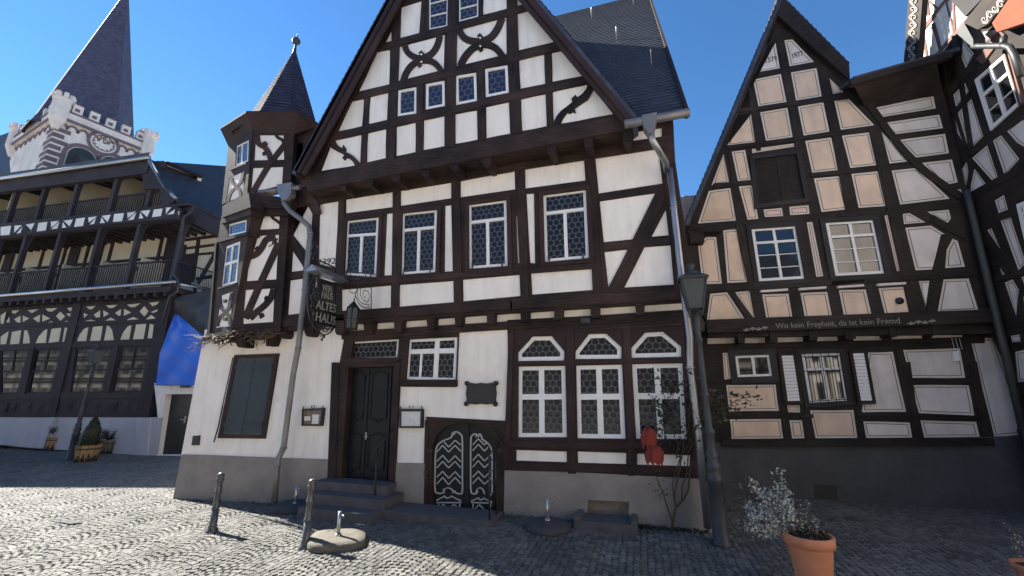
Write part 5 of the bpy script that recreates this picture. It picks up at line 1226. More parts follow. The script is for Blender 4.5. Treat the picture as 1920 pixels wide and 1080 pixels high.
bt_.shared(Vv, [(j * (cols + 1) + i, (j + 1) * (cols + 1) + i, (j + 1) * (cols + 1) + i + 1, j * (cols + 1) + i + 1) for j in range(rows) for i in range(cols)])
tag(bt_.build('blue_tarp', 'bluetarp', loc=tuple(Vv[0])), 'creased bright blue tarpaulin hanging as a triangle above the black annex door', 'tarpaulin')
TQ = A0.moved(-.3)
sheet('grey_tarp', TQ, W("1115,950 1420,830 1420,1320 1060,1100"), 'darktarp', .25, 'dark grey sagging tarpaulin behind the blue one, below the gallery', 'tarpaulin')
# ------------------------------------------------------------------ church tower and slate roof in front of it
ch = thing('church_tower', 'pale church tower with battlements, corner turrets, clock and tall dark spire', 'church', (-55, 25, 0))
D0 = 66.; dr = ray(104, 235); k = D0 / math.hypot(dr.x, dr.y); cor = O + dr * k
h1 = YAW + R_(90) - R_(30); d1 = Vector((math.cos(h1), math.sin(h1), 0)); h2 = YAW + R_(90) + R_(64); d2 = Vector((math.cos(h2), math.sin(h2), 0))
CR = Pl(cor, d1.cross(Vector((0, 0, 1))), d1); CL = Pl(cor, Vector((0, 0, 1)).cross(d2) * 1.0, -d2)
V_ = lambda s: px('V', s)
endR = CR.at(*V_("930,930")[0]); wR = CR.uv(endR)[0]; wL = abs(CL.uv(CL.at(48, 215))[0]); print('wL', wL)
zpar = CR.uv(CR.at(*V_("400,700")[0]))[1]; zcor = CR.uv(CR.at(*V_("400,760")[0]))[1]
print('church', cor, 'w', wR, 'zpar', zpar, zcor)
tb0 = MB()
def cpt(a, b, z): return cor + d1 * a + d2 * b + Vector((0, 0, z))
def cbox(mbx, a0, a1, b0, b1, z0, z1, m=0):
    P = [cpt(a0, b0, z0), cpt(a1, b0, z0), cpt(a1, b1, z0), cpt(a0, b1, z0)]; T_ = [p + Vector((0, 0, z1 - z0)) for p in P]
    for f in ((P[0], P[1], T_[1], T_[0]), (P[1], P[2], T_[2], T_[1]), (P[2], P[3], T_[3], T_[2]), (P[3], P[0], T_[0], T_[3]), T_, P[::-1]): mbx.face(f, None, m)
w_ = wR; v_ = wL
cbox(tb0, 0, w_, 0, v_, -cor.z - 1, zcor); cbox(tb0, -.35, w_ + .35, -.35, v_ + .35, zcor, zpar)
nm = 5; mw = w_ / (2 * nm + 1)
for i in range(nm):
    s0 = mw * (2 * i + 1) + .1; s1 = s0 * v_ / w_; m1 = mw * v_ / w_
    for (a0, a1, b0, b1) in ((s0, s0 + mw * 1.15, -.35, .1), (-.35, .1, s1, s1 + m1 * 1.15), (s0, s0 + mw * 1.15, v_ - .1, v_ + .35), (w_ - .1, w_ + .35, s1, s1 + m1 * 1.15)): cbox(tb0, a0, a1, b0, b1, zpar, zpar + 1.25)
tb0.build('tower_wall', 'churchstone', ch)
tt = MB(); td = MB()
for a, b in ((0, 0), (w_, 0), (0, v_), (w_, v_)):
    c = cpt(a, b, 0); tt.lathe([(.3, zcor - 1.4), (.8, zcor - .1), (.8, zpar + 1.0), (.9, zpar + 1.1), (.9, zpar + 1.35)], c, 8, 0, False, rot0=h1)
    for k in range(8): an = h1 + k * math.pi / 4; tt.box(c + Vector((math.cos(an) * .78, math.sin(an) * .78, zpar + 1.6)), (.36, .36, .6), an)
build_split(tt, 'corner_turret', 'churchstone', ch, .05)
# dark trim: parapet mouldings, arch frieze, quoins, window surrounds
def arc(pl, cu, cv, ru, rv, a0=0, a1=180, n=12): return [pl.pt(cu + ru * math.cos(R_(a0 + (a1 - a0) * i / n)), cv + rv * math.sin(R_(a0 + (a1 - a0) * i / n))) for i in range(n + 1)]
def wribbon(mbx, pl, P, w, off, th=.1):
    u = [Vector(pl.uv(p)) for p in P]; n = len(u); L = []; Rr = []
    for i in range(n):
        d = (u[min(i + 1, n - 1)] - u[max(i - 1, 0)]).normalized(); t = Vector((-d.y, d.x)); L.append(u[i] + t * w / 2); Rr.append(u[i] - t * w / 2)
    mbx.prism(pl, [pl.pt(q.x, q.y, off) for q in L + Rr[::-1]], 0, th, 0, world=True, cap='t')
for pl, sgn in ((CR, 1), (CL, -v_ / w_)):
    n = 9
    for i in range(n):
        c = sgn * w_ * (i + .5) / n; wribbon(td, pl, arc(pl, c, zcor - .95, abs(sgn) * w_ / n * .5, .6), .22, .1)
    wribbon(td, pl, [pl.pt(-sgn * .3, zcor + .05), pl.pt(sgn * (w_ + .3), zcor + .05)], .3, .45); wribbon(td, pl, [pl.pt(-sgn * .3, zpar - .02), pl.pt(sgn * (w_ + .3), zpar - .02)], .2, .45)
    for i in range(9):
        z = zcor - 1.3 - i * .75; wribbon(td, pl, [pl.pt(0, z), pl.pt(sgn * (.9 if i % 2 else 1.3), z)], .5, .04)
    for i in range(nm):
        s0 = sgn * (mw * (2 * i + 1) + .1 + mw * .55); wribbon(td, pl, [pl.pt(s0 - mw * .45, zpar + 1.28), pl.pt(s0 + mw * .45, zpar + 1.28)], .14, .4); wribbon(td, pl, [pl.pt(s0 - .2, zpar + .55), pl.pt(s0 + .2, zpar + .55)], .4, .4)
ca = CR.uv(CR.at(*V_("655,910")[0])); 
wribbon(td, CR, arc(CR, ca[0], ca[1], 1.35, 1.35, 0, 360, 28), .28, .16); 
wa = [CR.uv(CR.at(*V_(t)[0])) for t in ("520,985", "718,1040")]
for c in wa:
    wribbon(td, CR, [CR.pt(c[0] + 1.45, c[1] - 3)] + arc(CR, c[0], c[1] - .3, 1.45, 1.5) + [CR.pt(c[0] - 1.45, c[1] - 3)], .4, .1)
for c in ((CL.uv(CL.at(*V_("215,815")[0])),)): wribbon(td, CL, arc(CL, c[0][0], c[0][1], 1.1, 1.1, 0, 360, 20), .25, .1) if False else None
td.build('stone_trim', 'redstone', ch)
bl = MB()
for c in wa: bl.prism(CR, [CR.pt(c[0] + 1.15, c[1] - 3, .05)] + [p + CR.n * .05 for p in arc(CR, c[0], c[1] - .3, 1.15, 1.2)] + [CR.pt(c[0] - 1.15, c[1] - 3, .05)], 0, .05, 0, world=True, cap='t')
bl.build('belfry_opening', 'iron', ch)
ck = MB(); ck.prism(CR, [CR.pt(ca[0] + 1.2 * math.cos(i * math.pi / 12), ca[1] + 1.2 * math.sin(i * math.pi / 12), .1) for i in range(24)], 0, .08, 0, world=True, cap='t'); cko = ck.build('clock', 'churchstone', ch)
ch_ = MB(); wribbon(ch_, CR, arc(CR, ca[0], ca[1], .95, .95, 0, 360, 24), .1, .14)
for i in range(12): an = i * math.pi / 6; wribbon(ch_, CR, [CR.pt(ca[0] + .75 * math.cos(an), ca[1] + .75 * math.sin(an)), CR.pt(ca[0] + .98 * math.cos(an), ca[1] + .98 * math.sin(an))], .12, .15)
wribbon(ch_, CR, [CR.pt(*ca), CR.pt(ca[0] + .5, ca[1] + .35)], .13, .17); wribbon(ch_, CR, [CR.pt(*ca), CR.pt(ca[0] - .15, ca[1] + .75)], .11, .18); ch_.build('clock_hands', 'redstone', cko)
# spire
sc0 = cpt(w_ / 2, v_ / 2, 0); sa = ray(231, -26); t = ((sc0 - O).dot(Vector((sa.x, sa.y, 0)))) / (sa.x ** 2 + sa.y ** 2); zt = CZ + sa.z * t - cor.z
sp = MB(); axp = sc0
M['spire'] = slate('violet_slate_spire', (.055, .05, .085), .6, .5, .3)
rs_ = (w_ + v_) / 2; prof = [(rs_ * .50, zpar - .6), (rs_ * .46, zpar + .8), (.05, zt)]
vs_ = []
for r, z in prof:
    for k in range(8): an = h1 + R_(22.5) + k * math.pi / 4; vs_.append(sc0 + Vector((r * math.cos(an), r * math.sin(an), z)))
for i in range(2):
    for k in range(8):
        j = (k + 1) % 8; q = [vs_[i * 8 + k], vs_[i * 8 + j], vs_[(i + 1) * 8 + j], vs_[(i + 1) * 8 + k]]; sp.face(q)
sp.build('spire', 'spire', ch)
sr2 = thing('slate_roofed_house', 'big dark slate hipped roof in front of the church tower at the left edge', 'house', tuple(atY(60, 330, 26)))
h0 = atY(37, 241, 26); h3 = atY(185, 305, 25.0); h4 = atY(-60, 330, 24.6); pl = plane3(h0, h3, h4)
sm_ = MB(); P = [pl.at(37, 241), pl.at(190, 308), pl.at(190, 380), pl.at(-300, 420), pl.at(-40, 268)]
sm_.prism(pl, P, 0, .3, 0, world=True, cap='t'); e = h0 + Vector((3, 8, -5)); sm_.face([P[0], P[1], P[1] + Vector((2, 8, -4)), e]); sm_.build('roof', 'slatefar', sr2)
bx = MB(); bx.box(h0 + Vector((-6, 5, -11)), (12, 6, 12)); bx.build('wall', 'lightwall', sr2)
# ------------------------------------------------------------------ bollards
bp = onground(397, 998)
bo = thing('bollard', 'grey ringed iron bollard on the sunlit cobbles, nearer the shuttered window', 'bollard', tuple(bp), 'ringed bollards in front of the inn')
mb = MB(); mb.lathe([(.095, -.03), (.095, .02), (.085, .045), (.062, .07), (.07, .09), (.058, .12), (.054, .36)], (0, 0, 0), 20); mb.lathe([(.054, .36), (.062, .37), (.062, .39), (.049, .41), (.046, .60), (.057, .61), (.059, .635), (.046, .655), (.043, .78), (.058, .80), (.06, .82)], (0, 0, 0), 20)
M['bollardm'] = mat('bollard_grey_paint', (.10, .10, .105), .38, metal=.5, var=.15, vscale=10)
mb.build('post', 'bollardm', bo, local=True)
mb = MB(); mb.lathe([(.06, .815), (.066, .835), (.05, .85), (.047, .865), (.058, .885), (.05, .915), (.022, .93), (.001, .932)], (0, 0, 0), 20); mb.build('cap', 'bollardm', bo, local=True)
b2 = copy_tree(bo); b2.location = onground(572, 1028); b2['label'] = 'grey ringed iron bollard standing just left of the sunlit concrete parasol base'
# ------------------------------------------------------------------ parasol bases
def parasol(p, m, label, rot, square=True):
    t = thing('parasol_base', label, 'parasol base', tuple(p), 'parasol bases without parasols'); mb = MB()
    if square:
        V = []; n = 40
        for r, z in ((.40, -.02), (.43, .03), (.43, .085), (.40, .12), (.30, .13)):
            for k in range(n):
                a = 2 * math.pi * k / n + rot; q = (abs(math.cos(a - rot)) ** 3.2 + abs(math.sin(a - rot)) ** 3.2) ** (-1 / 3.2); V.append((r * q * math.cos(a), r * q * math.sin(a) * .8, z))
        F_ = [(i * n + k, i * n + (k + 1) % n, (i + 1) * n + (k + 1) % n, (i + 1) * n + k) for i in range(4) for k in range(n)]; F_.append(tuple(range(4 * n, 5 * n))); mb.shared(V, F_, 0, True)
    else: mb.lathe([(.34, -.02), (.37, .03), (.36, .07), (.30, .10), (.08, .13)], (0, 0, 0), 28)
    mb.build('weight', m, t, local=True); tb = MB(); tb.tube([(0, 0, .1), (0, 0, .45)], .027, 12); tb.tube([(0, 0, .1), (0, 0, .15)], .045, 12); tb.tube([(0, 0, .40), (.07, -.02, .40)], .007, 6); tb.tube([(.06, -.017, .40), (.1, -.03, .40)], .018, 8)
    tb.build('tube', 'steel', t, local=True); return t
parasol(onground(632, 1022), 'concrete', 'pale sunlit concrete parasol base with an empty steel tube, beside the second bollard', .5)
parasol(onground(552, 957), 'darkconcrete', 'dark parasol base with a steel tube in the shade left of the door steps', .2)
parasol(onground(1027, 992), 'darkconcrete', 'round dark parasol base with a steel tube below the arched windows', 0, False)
# ------------------------------------------------------------------ street lamps
lb_ = onground(1354, 1022); LY = lb_.y
def lz(x, y): return atY(x, y, LY).z - lb_.z
H = lz(1302, 500); print('lamp height', H, lb_)
lamp = thing('street_lamp', 'dark cast-iron street lamp with four-sided lantern at the right corner of the inn', 'street lamp', tuple(lb_), 'cast-iron street lamps')
mb = MB(); zb = [lz(1345, y) for y in (1000, 892, 850, 838, 815, 745, 642, 612, 600)]
za = lz(1338, 892); z2 = lz(1333, 815); z3 = lz(1325, 745); z4 = lz(1315, 642); z5 = lz(1312, 612); z6 = lz(1308, 585)
mb.lathe([(.17, -.05), (.17, .05), (.135, .08), (.13, za - .1), (.15, za - .08), (.15, za), (.11, za + .04), (.14, za + .10), (.14, za + .16), (.10, za + .2), (.12, za + .26), (.12, za + .3), (.085, za + .36), (.08, z2), (.1, z2 + .02), (.1, z2 + .06), (.068, z2 + .1),
          (.06, z3), (.075, z3 + .02), (.075, z3 + .05), (.055, z3 + .08), (.05, z4), (.07, z4 + .02), (.07, z4 + .05), (.05, z4 + .08), (.055, z5), (.08, z5 + .03), (.05, z5 + .1), (.05, z6)], (0, 0, 0), 24)
mb.build('column', 'castiron', lamp, local=True)
zt = lz(1302, 523); zbm = lz(1306, 578); zr = lz(1302, 513); zf = lz(1302, 500); wt_, wb_ = .23, .13
mb = MB()
cs_ = [(-1, -1), (1, -1), (1, 1), (-1, 1)]
for i, (a, b) in enumerate(cs_):
    c, d = cs_[(i + 1) % 4]
    mb.bar3((a * wb_, b * wb_, zbm), (a * wt_, b * wt_, zt), .03, .03, (a, -b, 0)); mb.bar3((a * wb_, b * wb_, zbm), (c * wb_, d * wb_, zbm), .03, .03); mb.bar3((a * wt_, b * wt_, zt), (c * wt_, d * wt_, zt), .035, .035)
    mb.face([(a * .27, b * .27, zt), (c * .27, d * .27, zt), (c * .10, d * .10, zr), (a * .10, b * .10, zr)]); mb.face([(a * .27, b * .27, zt), (a * .27, b * .27, zt - .03), (c * .27, d * .27, zt - .03), (c * .27, d * .27, zt)])
    mb.tube([(a * .04, b * .04, z6 - .05), (a * .11, b * .11, zbm - .12), (a * wb_, b * wb_, zbm)], .012, 6)
mb.face([(-.27, -.27, zt - .03), (-.27, .27, zt - .03), (.27, .27, zt - .03), (.27, -.27, zt - .03)])
mb.lathe([(.13, zr - .01), (.13, zr + .02), (.06, zr + .03), (.05, zr + .09), (.085, zr + .11), (.085, zr + .14), (.03, zr + .19), (.012, zf + .03), (.001, zf + .05)], (0, 0, 0), 14)
mb.build('lantern', 'castiron', lamp, local=True)
gm = bpy.data.materials.new('lantern_glass'); gm.use_nodes = True; nb__ = gm.node_tree.nodes['Principled BSDF']; nb__.inputs['Roughness'].default_value = .25; nb__.inputs['Transmission Weight'].default_value = .45; nb__.inputs['IOR'].default_value = 1.02; nb__.inputs['Base Color'].default_value = (.16, .17, .17, 1); M['lampglass'] = gm
mb = MB()
for i, (a, b) in enumerate(cs_):
    c, d = cs_[(i + 1) % 4]; k = .96; mb.face([(a * wb_ * k, b * wb_ * k, zbm), (c * wb_ * k, d * wb_ * k, zbm), (c * wt_ * k, d * wt_ * k, zt), (a * wt_ * k, b * wt_ * k, zt)])
mb.build('lantern_glass', 'lampglass', lamp, local=True)
mb = MB(); mb.lathe([(.05, zbm), (.05, zbm + .06), (.035, zbm + .08)], (0, 0, 0), 12); mb.lathe([(.045, zbm + .09), (.045, zt - .08)], (0, 0, 0), 12); mb.build('lamp_fitting', 'castiron', lamp, local=True)
lamp.scale = (.82, .82, 1); l2 = copy_tree(lamp); p2 = onground(131, 862); l2.location = p2; h2_ = atY(167, 648, p2.y).z - p2.z; sc_ = h2_ / H; print('left lamp', p2, h2_); l2.scale = (sc_ * .8, sc_ * .8, sc_); l2['label'] = 'slim distant street lamp in front of the shop windows, beside the wooden planters'
# ------------------------------------------------------------------ menu boxes, plaque
def framebox(name, pl, q, label, cat, loc, papers):
    t = thing(name, label, cat, tuple(loc)); Q = [pl.at(x, y, .07) for x, y in q]; mb = MB()
    qb(mb, Q, pl, 0, 0, 1, 1, .07, -.012)
    for a in ((0, 0, 1, .12), (0, .9, 1, 1), (0, .12, .08, .9), (.92, .12, 1, .9)): qb(mb, Q, pl, *a, .03, .012)
    top = quad_at(Q, .5, 0)
    for s in (-1, 1):
        mb.tube([top + pl.u * (.02 * s), top + pl.u * (.05 * s) + Vector((0, 0, .05)), top + pl.u * (.02 * s) + Vector((0, 0, .06))], .008, 5); e = quad_at(Q, .5 + .46 * s, 0); mb.tube([e, e + Vector((0, 0, .05))], .012, 6)
    mb.build('case', 'iron', t)
    for i, (a, mt) in enumerate(papers): p_ = MB(); qb(p_, Q, pl, *a, .003, -.004 + .003 * i); p_.build('sheet', mt, t)
    return t
M['photo'] = mat('menu_photo_print', (.16, .11, .08), .4, var=.7, vscale=26)
framebox('menu_box', GF, U_("740,440 860,435 848,537 737,535"), 'black menu case with a dark picture and a white card, left of the door', 'menu box', GF.at(586, 782), (((.08, .12, .92, .9), 'photo'), ((.50, .35, .82, .88), 'paper'), ((.12, .45, .42, .7), 'greyplaster')))
framebox('menu_box', GF, E_("403,450 520,450 517,547 402,547"), 'black menu case showing one blank white sheet, between the door and the cellar door', 'menu box', GF.at(770, 784), (((.08, .14, .92, .9), 'paper'), ((.62, .2, .65, .85), 'greyplaster')))
pq = thing('plaque', 'black ornate plaque with scalloped corners on the white wall above the cellar door', 'plaque', tuple(GF.at(902, 738)))
mb = MB(); mb.prism(GF, E_("740,316 760,318 790,322 815,318 840,322 870,318 892,316 888,345 892,372 888,400 890,430 865,425 840,428 815,424 790,428 765,425 738,428 742,400 738,372 742,345"), .05, .04, cap='t')
for x, y in ((742, 320), (889, 320), (738, 424), (886, 426)): c = GF.at(*E_(f"{x},{y}")[0], .06); mb.tube([c, c + Vector((0, .05, 0))], .045, 10)
mb.build('plate', 'iron', pq); mb = MB()
for r in range(7):
    x = 757
    while x < 868:
        l_ = random.randint(5, 16); mb.prism(GF, E_(f"{x},{338+r*12} {x+l_},{338.5+r*12} {x+l_},{342+r*12} {x},{341.5+r*12}"), .054, .004); x += l_ + 4
mb.build('raised_lettering', 'castiron', pq)
# ------------------------------------------------------------------ hanging sign
O_ = lambda s: px('O', s)
SX = F1.at(645, 560).x; SP = Pl((SX, 0, 0), (1, 0, 0), (0, 1, 0))
hs_ = thing('hanging_sign', 'wrought-iron oval hanging sign reading WEIN HAUS ALTES HAUS on a roofed bracket', 'sign', tuple(SP.at(*O_("400,400")[0])))
mb = MB(); 
def irb(mbx, fr, s, w, pl, off=0, th=.02): rib(fr, s, w, mbx, pl, off)
oval = "170,375 130,440 105,520 98,600 100,690 120,790 160,870 215,935 270,960 330,930 365,880"
irb(mb, 'O', oval, 9, SP); irb(mb, 'O', "170,375 230,350 300,360 370,410", 9, SP); irb(mb, 'O', "150,880 260,860 370,890", 8, SP, .003); irb(mb, 'O', "265,955 250,975 225,968", 7, SP, .002); irb(mb, 'O', "262,955 265,985 240,1000 245,1020", 7, SP, .004)
irb(mb, 'O', "375,430 385,560 378,700 372,880", 9, SP, .003); irb(mb, 'O', "170,880 200,930 240,900 280,935 320,895 350,900", 5, SP, .002)
mb.prism(SP, O_("160,560 190,440 235,400 365,430 380,560 378,880 150,850"), -.012, .012, cap='t')
mb.build('sign_panel', 'iron', hs_)
lt = MB(); text_px(lt, "WEIN", SP, O_("238,512")[0], O_("332,532")[0], 13, .006, .004); text_px(lt, "HAUS", SP, O_("228,588")[0], O_("338,606")[0], 14, .006, .004)
text_px(lt, "ALTES", SP, O_("172,690")[0], O_("372,738")[0], 17, .006, .005); text_px(lt, "HAUS", SP, O_("162,815")[0], O_("360,862")[0], 18, .006, .005); lt.build('lettering', 'ornament', hs_)
gv = MB()
for i in range(26):
    a = i / 25; x, y = along(O_("205,400 180,430 200,480 150,500 185,530 130,560 140,620 130,680 140,740 120,640 160,460"), a); c = SP.at(x + random.uniform(-1.5, 1.5), y + random.uniform(-2, 2), .0)
    gv.rnd().tube([c, c + Vector((.025, 0, 0))], random.uniform(.022, .042), 9)
for i in range(10): c = SP.at(*O_(f"{190+i*17},{895+random.randint(-12,14)}")[0]); gv.tube([c, c + Vector((.025, 0, 0))], .022, 8)
gv.build('grape_ornament', 'castiron', hs_)
bk = MB(); BPl = SP
r_a = SP.at(*O_("185,195")[0]); r_b = SP.at(*O_("360,275")[0]); top = SP.at(*O_("300,350")[0])
bk.tube([r_a, r_b], .018, 8); wallp = Vector((SX, 7.38, top.z + .1)); bk.tube([SP.at(*O_("150,370")[0]), Vector((SX, 7.38, SP.at(*O_("150,370")[0]).z))], .02, 8)
irb(bk, 'O', "180,10 150,60 175,100 205,110 190,150 150,160 135,110 150,60", 5, SP); irb(bk, 'O', "185,40 200,90 165,140 150,190 180,200", 5, SP); irb(bk, 'O', "230,290 260,320 300,330 330,360", 6, SP); bk.build('bracket', 'iron', hs_)
cn = MB(); c0_ = SP.at(*O_("120,312")[0]); c1_ = SP.at(*O_("425,375")[0]); z_ = c0_.z
A_ = Vector((SX - .14, c0_.y, z_)); B_ = Vector((SX + .16, c0_.y, z_)); Cc = Vector((SX + .16, 7.35, z_)); Dd = Vector((SX - .14, 7.35, z_)); rdg = Vector((0, 0, .14))
mid1 = (A_ + B_) / 2 + rdg; mid2 = (Cc + Dd) / 2 + rdg
cn.face([B_, Cc, mid2, mid1]); cn.face([Dd, A_, mid1, mid2]); cn.face([A_, B_, mid1]); cn.face([A_, Dd, Cc, B_]); cn.build('canopy', 'zinc', hs_)
# ------------------------------------------------------------------ hanging lantern
LX = F1.at(694, 600).x; LP = Pl((LX, 0, 0), (1, 0, 0), (0, 1, 0)) if False else Pl((LX, 7.0, 0), (.55, -.84, 0))
hl = thing('hanging_lantern', 'black hexagonal lantern hanging from a scrolled wrought-iron bracket, right of the hanging sign', 'lantern', tuple(LP.at(*O_("690,500")[0])))
mb = MB()
for s, w in (("505,490 530,530 575,530 600,490 590,440", 5), ("735,480 735,690", 9), ("570,590 575,540 600,480", 6), ("575,560 610,640 660,680 735,690", 7), ("630,480 625,560 660,610 700,620 720,570 700,520 660,510 650,560 680,580", 5),
             ("590,500 600,580 640,640 700,650 715,660 700,675", 5), ("460,320 640,330 780,348", 7), ("460,330 455,370 480,395 500,370 485,350", 5), ("520,340 560,390 620,395", 6), ("675,345 680,380", 8), ("500,395 640,378 780,375", 6)): irb(mb, 'O', s, w, LP)
mb.build('bracket', 'iron', hl)
c = LP.at(*O_("555,680")[0]); k = (LP.at(*O_("620,800")[0]) - LP.at(*O_("480,800")[0])).length / 2; zt_ = LP.at(*O_("550,690")[0]).z; zb_ = LP.at(*O_("545,900")[0]).z; zz_ = LP.at(*O_("565,620")[0]).z; zh = LP.at(*O_("570,590")[0]).z
mb = MB(); cc = Vector((c.x, c.y, 0)); mb.lathe([(k * 1.05, zt_), (k * .55, (zt_ * .5 + zz_ * .5)), (.015, zz_), (.012, zh)], cc, 6, 0, False)
for i in range(6):
    a = i * math.pi / 3; a2 = a + math.pi / 3; r1, r2 = k * .95, k * .85; p = cc + Vector((math.cos(a) * r1, math.sin(a) * r1, zt_)); q = cc + Vector((math.cos(a) * r2, math.sin(a) * r2, zb_)); mb.tube([p, q], .011, 6)
    p2_ = cc + Vector((math.cos(a2) * r1, math.sin(a2) * r1, zt_)); q2 = cc + Vector((math.cos(a2) * r2, math.sin(a2) * r2, zb_)); mb.tube([q, q2], .011, 5); mb.tube([p, p2_], .013, 5); mb.tube([q * .55 + p * .45, q2 * .55 + p2_ * .45], .006, 5); mb.tube([q, q - Vector((0, 0, .04))], .012, 5)
mb.build('cage', 'iron', hl)
gl = MB(); gl.lathe([(k * .80, zb_ + .01), (k * .9, zt_)], cc, 6, 0, False); gl.build('glass', 'lampglass', hl)
# ------------------------------------------------------------------ handrails
hr = thing('handrail', 'thin black iron handrail rising beside the door steps', 'handrail', tuple(onground(702, 962)))
pz = onground(702, 964); mb = MB(); tp = atY(707, 843, pz.y); mb.tube([pz, tp], .014, 8); e = atY(737, 804, 7.5); mb.tube([tp, e], .014, 8); mb.tube([tp + Vector((-.02, 0, -.02)), tp + Vector((-.1, 0, -.12)), tp + Vector((-.08, 0, -.22)), tp + Vector((.02, 0, -.24))], .01, 6); mb.tube([tp - Vector((0, 0, .03)), tp + Vector((0, 0, .03))], .025, 8)
mb.build('rail', 'iron', hr)
hr2 = thing('guard_rail', 'short black wrought-iron rail standing at the right end of the cellar door step', 'handrail', tuple(onground(921, 982)))
p0 = onground(918, 984); p1 = onground(928, 980); mb = MB(); t0 = atY(917, 850, p0.y); t1_ = atY(928, 842, p0.y + .3)
mb.tube([p0, t0], .013, 6); mb.tube([p0 + Vector((0, .32, 0)), t1_], .013, 6); mb.tube([t0, t1_, t1_ + Vector((.02, .2, .12))], .012, 6)
for i in range(5): a = p0 + (t0 - p0) * (.2 + .16 * i); mb.tube([a, a + Vector((.02, .16, .08)), a + Vector((0, .32, 0))], .008, 5)
mb.build('rail', 'iron', hr2)
# ------------------------------------------------------------------ foliage helpers
def leaf(mb, p, s, n=None):
    mb.rnd(); d = Vector((random.gauss(0, 1), random.gauss(0, 1), random.gauss(0, .8))).normalized(); t = d.cross(Vector((random.gauss(0, 1), random.gauss(0, 1), random.gauss(0, 1)))).normalized()
    mb.face([p, p + d * s * .5 + t * s * .28, p + d * s, p + d * s * .5 - t * s * .28])
def branch(mb, p, q, r0, r1, wob=.04, n=6):
    P = []
    for i in range(n + 1):
        t = i / n; P.append(Vector(p) * (1 - t) + Vector(q) * t + Vector((random.uniform(-wob, wob), random.uniform(-wob, wob) * .6, random.uniform(-wob, wob))) * (1 if 0 < i < n else 0))
    mb.tube(P, [r0 + (r1 - r0) * i / n for i in range(n + 1)], 6); return P
# climbing rose
cr = thing('climbing_rose', 'leggy climbing rose with bare lower stems, growing below the right arched window', 'climbing plant', tuple(onground(1258, 995)))
st_ = MB(); lf_ = MB(); RY = 7.42
def at_(x, y, Y=RY): return atY(x, y, Y)
m_ = lambda s, Y=RY: [atY(*q, Y) for q in px('M', s)]
tips = []
for s, r in (("1590,505 1600,430 1612,370 1603,300 1620,200 1640,120 1640,40", .022), ("1612,370 1660,320 1690,260 1700,150 1720,60", .018), ("1590,450 1560,370 1535,280 1505,215 1490,170", .014), ("1650,320 1650,240 1680,160 1690,40", .013), ("1600,300 1590,230 1610,150 1640,60", .010)):
    P = m_(s); st_.tube(P, [r * (1 - .5 * i / len(P)) for i in range(len(P))], 7)
for a, b in (((1268, 860), (1262, 740)), ((1275, 870), (1300, 740)), ((1290, 850), (1330, 760)), ((1265, 790), (1215, 740)), ((1300, 780), (1350, 745)), ((1262, 780), (1232, 700)), ((1300, 800), (1385, 765)), ((1290, 760), (1405, 738)), ((1280, 800), (1240, 770)), ((1262, 740), (1290, 700)), ((1330, 770), (1410, 745)), ((1265, 780), (1238, 820))):
    Y2 = RY - random.uniform(0, .25); P = branch(st_, at_(*a), at_(*b, Y2), .01, .004, .05)
    for q in P[1:]:
        for _ in range(8): leaf(lf_, q + Vector((random.gauss(0, .08), random.gauss(0, .06), random.gauss(0, .08))), random.uniform(.05, .10))
for q in m_("1490,170 1510,230 1535,290"):
    for _ in range(10): leaf(lf_, q + Vector((random.gauss(0, .05), random.gauss(0, .03), random.gauss(0, .07))), .05)
st_.build('stems', 'twig', cr); lf_.build('leaves', 'leaf', cr)
# red cloth
rc_ = thing('red_cloth', 'two gathered red cloth bundles hanging one above the other before the right arched window', 'cloth', tuple(at_(1218, 800, 7.3)))
for (cx, cy, top, bot, wpx) in ((1216, 822, 803, 836, 13), (1226, 850, 836, 868, 15)):
    mb = MB(); c = at_(cx, cy, 7.28); z1 = at_(cx, top, 7.28).z; z0 = at_(cx, bot, 7.28).z; r = wpx / FPX * 6.9; V = []; n = 40; prof = [(.25, z1), (.75, z1 - (z1 - z0) * .12), (1, z1 - (z1 - z0) * .45), (.92, z1 - (z1 - z0) * .8), (.8, z0)]
    for pr, z in prof:
        for k in range(n): a = 2 * math.pi * k / n; rr = r * pr * (1 + .16 * math.sin(k * 2 * math.pi * 7 / n + pr) * min(1, (z1 - z) * 12)); V.append((c.x + rr * math.cos(a), c.y + rr * math.sin(a) * .7, z + .02 * math.sin(k * 1.3)))
    mb.shared(V, [(i * n + k, i * n + (k + 1) % n, (i + 1) * n + (k + 1) % n, (i + 1) * n + k) for i in range(len(prof) - 1) for k in range(n)])
    for k in range(7): a = k * .9; mb.tube([(c.x + r * .7 * math.cos(a), c.y + r * .5 * math.sin(a), z0 + .03), (c.x + r * .9 * math.cos(a), c.y + r * .6 * math.sin(a), z0 - .05)], .012, 5)
    mb.build('bundle', 'red', rc_)
# vine at the foot of the oriel
vn_ = thing('bare_vine', 'tangle of bare grey vine twigs around the foot of the oriel', 'climbing plant', tuple(PB.at(440, 635)))
mb = MB()
for i in range(60):
    fr_t = random.random(); a = px('T', f"{90+fr_t*440},{940-fr_t*35+random.randint(-25,25)}")[0]; pl = PA if a[0] < 434 else PB
    p = pl.at(*a, .12); q = pl.at(a[0] + random.uniform(-28, 22), a[1] + random.uniform(-12, 12), random.uniform(.1, .3)); branch(mb, p, q, random.uniform(.012, .03), .005, .05, 4)
for i in range(16):
    p = PA.at(392 + random.uniform(-5, 8), 634 + random.uniform(-5, 8), .15); q = PA.at(random.uniform(340, 380), random.uniform(622, 665), .2); branch(mb, p, q, .010, .003, .05, 4)
branch(mb, PB.at(480, 640, .12), PB.at(482, 658, .1), .008, .004, .04); mb.build('twigs', 'twig', vn_)
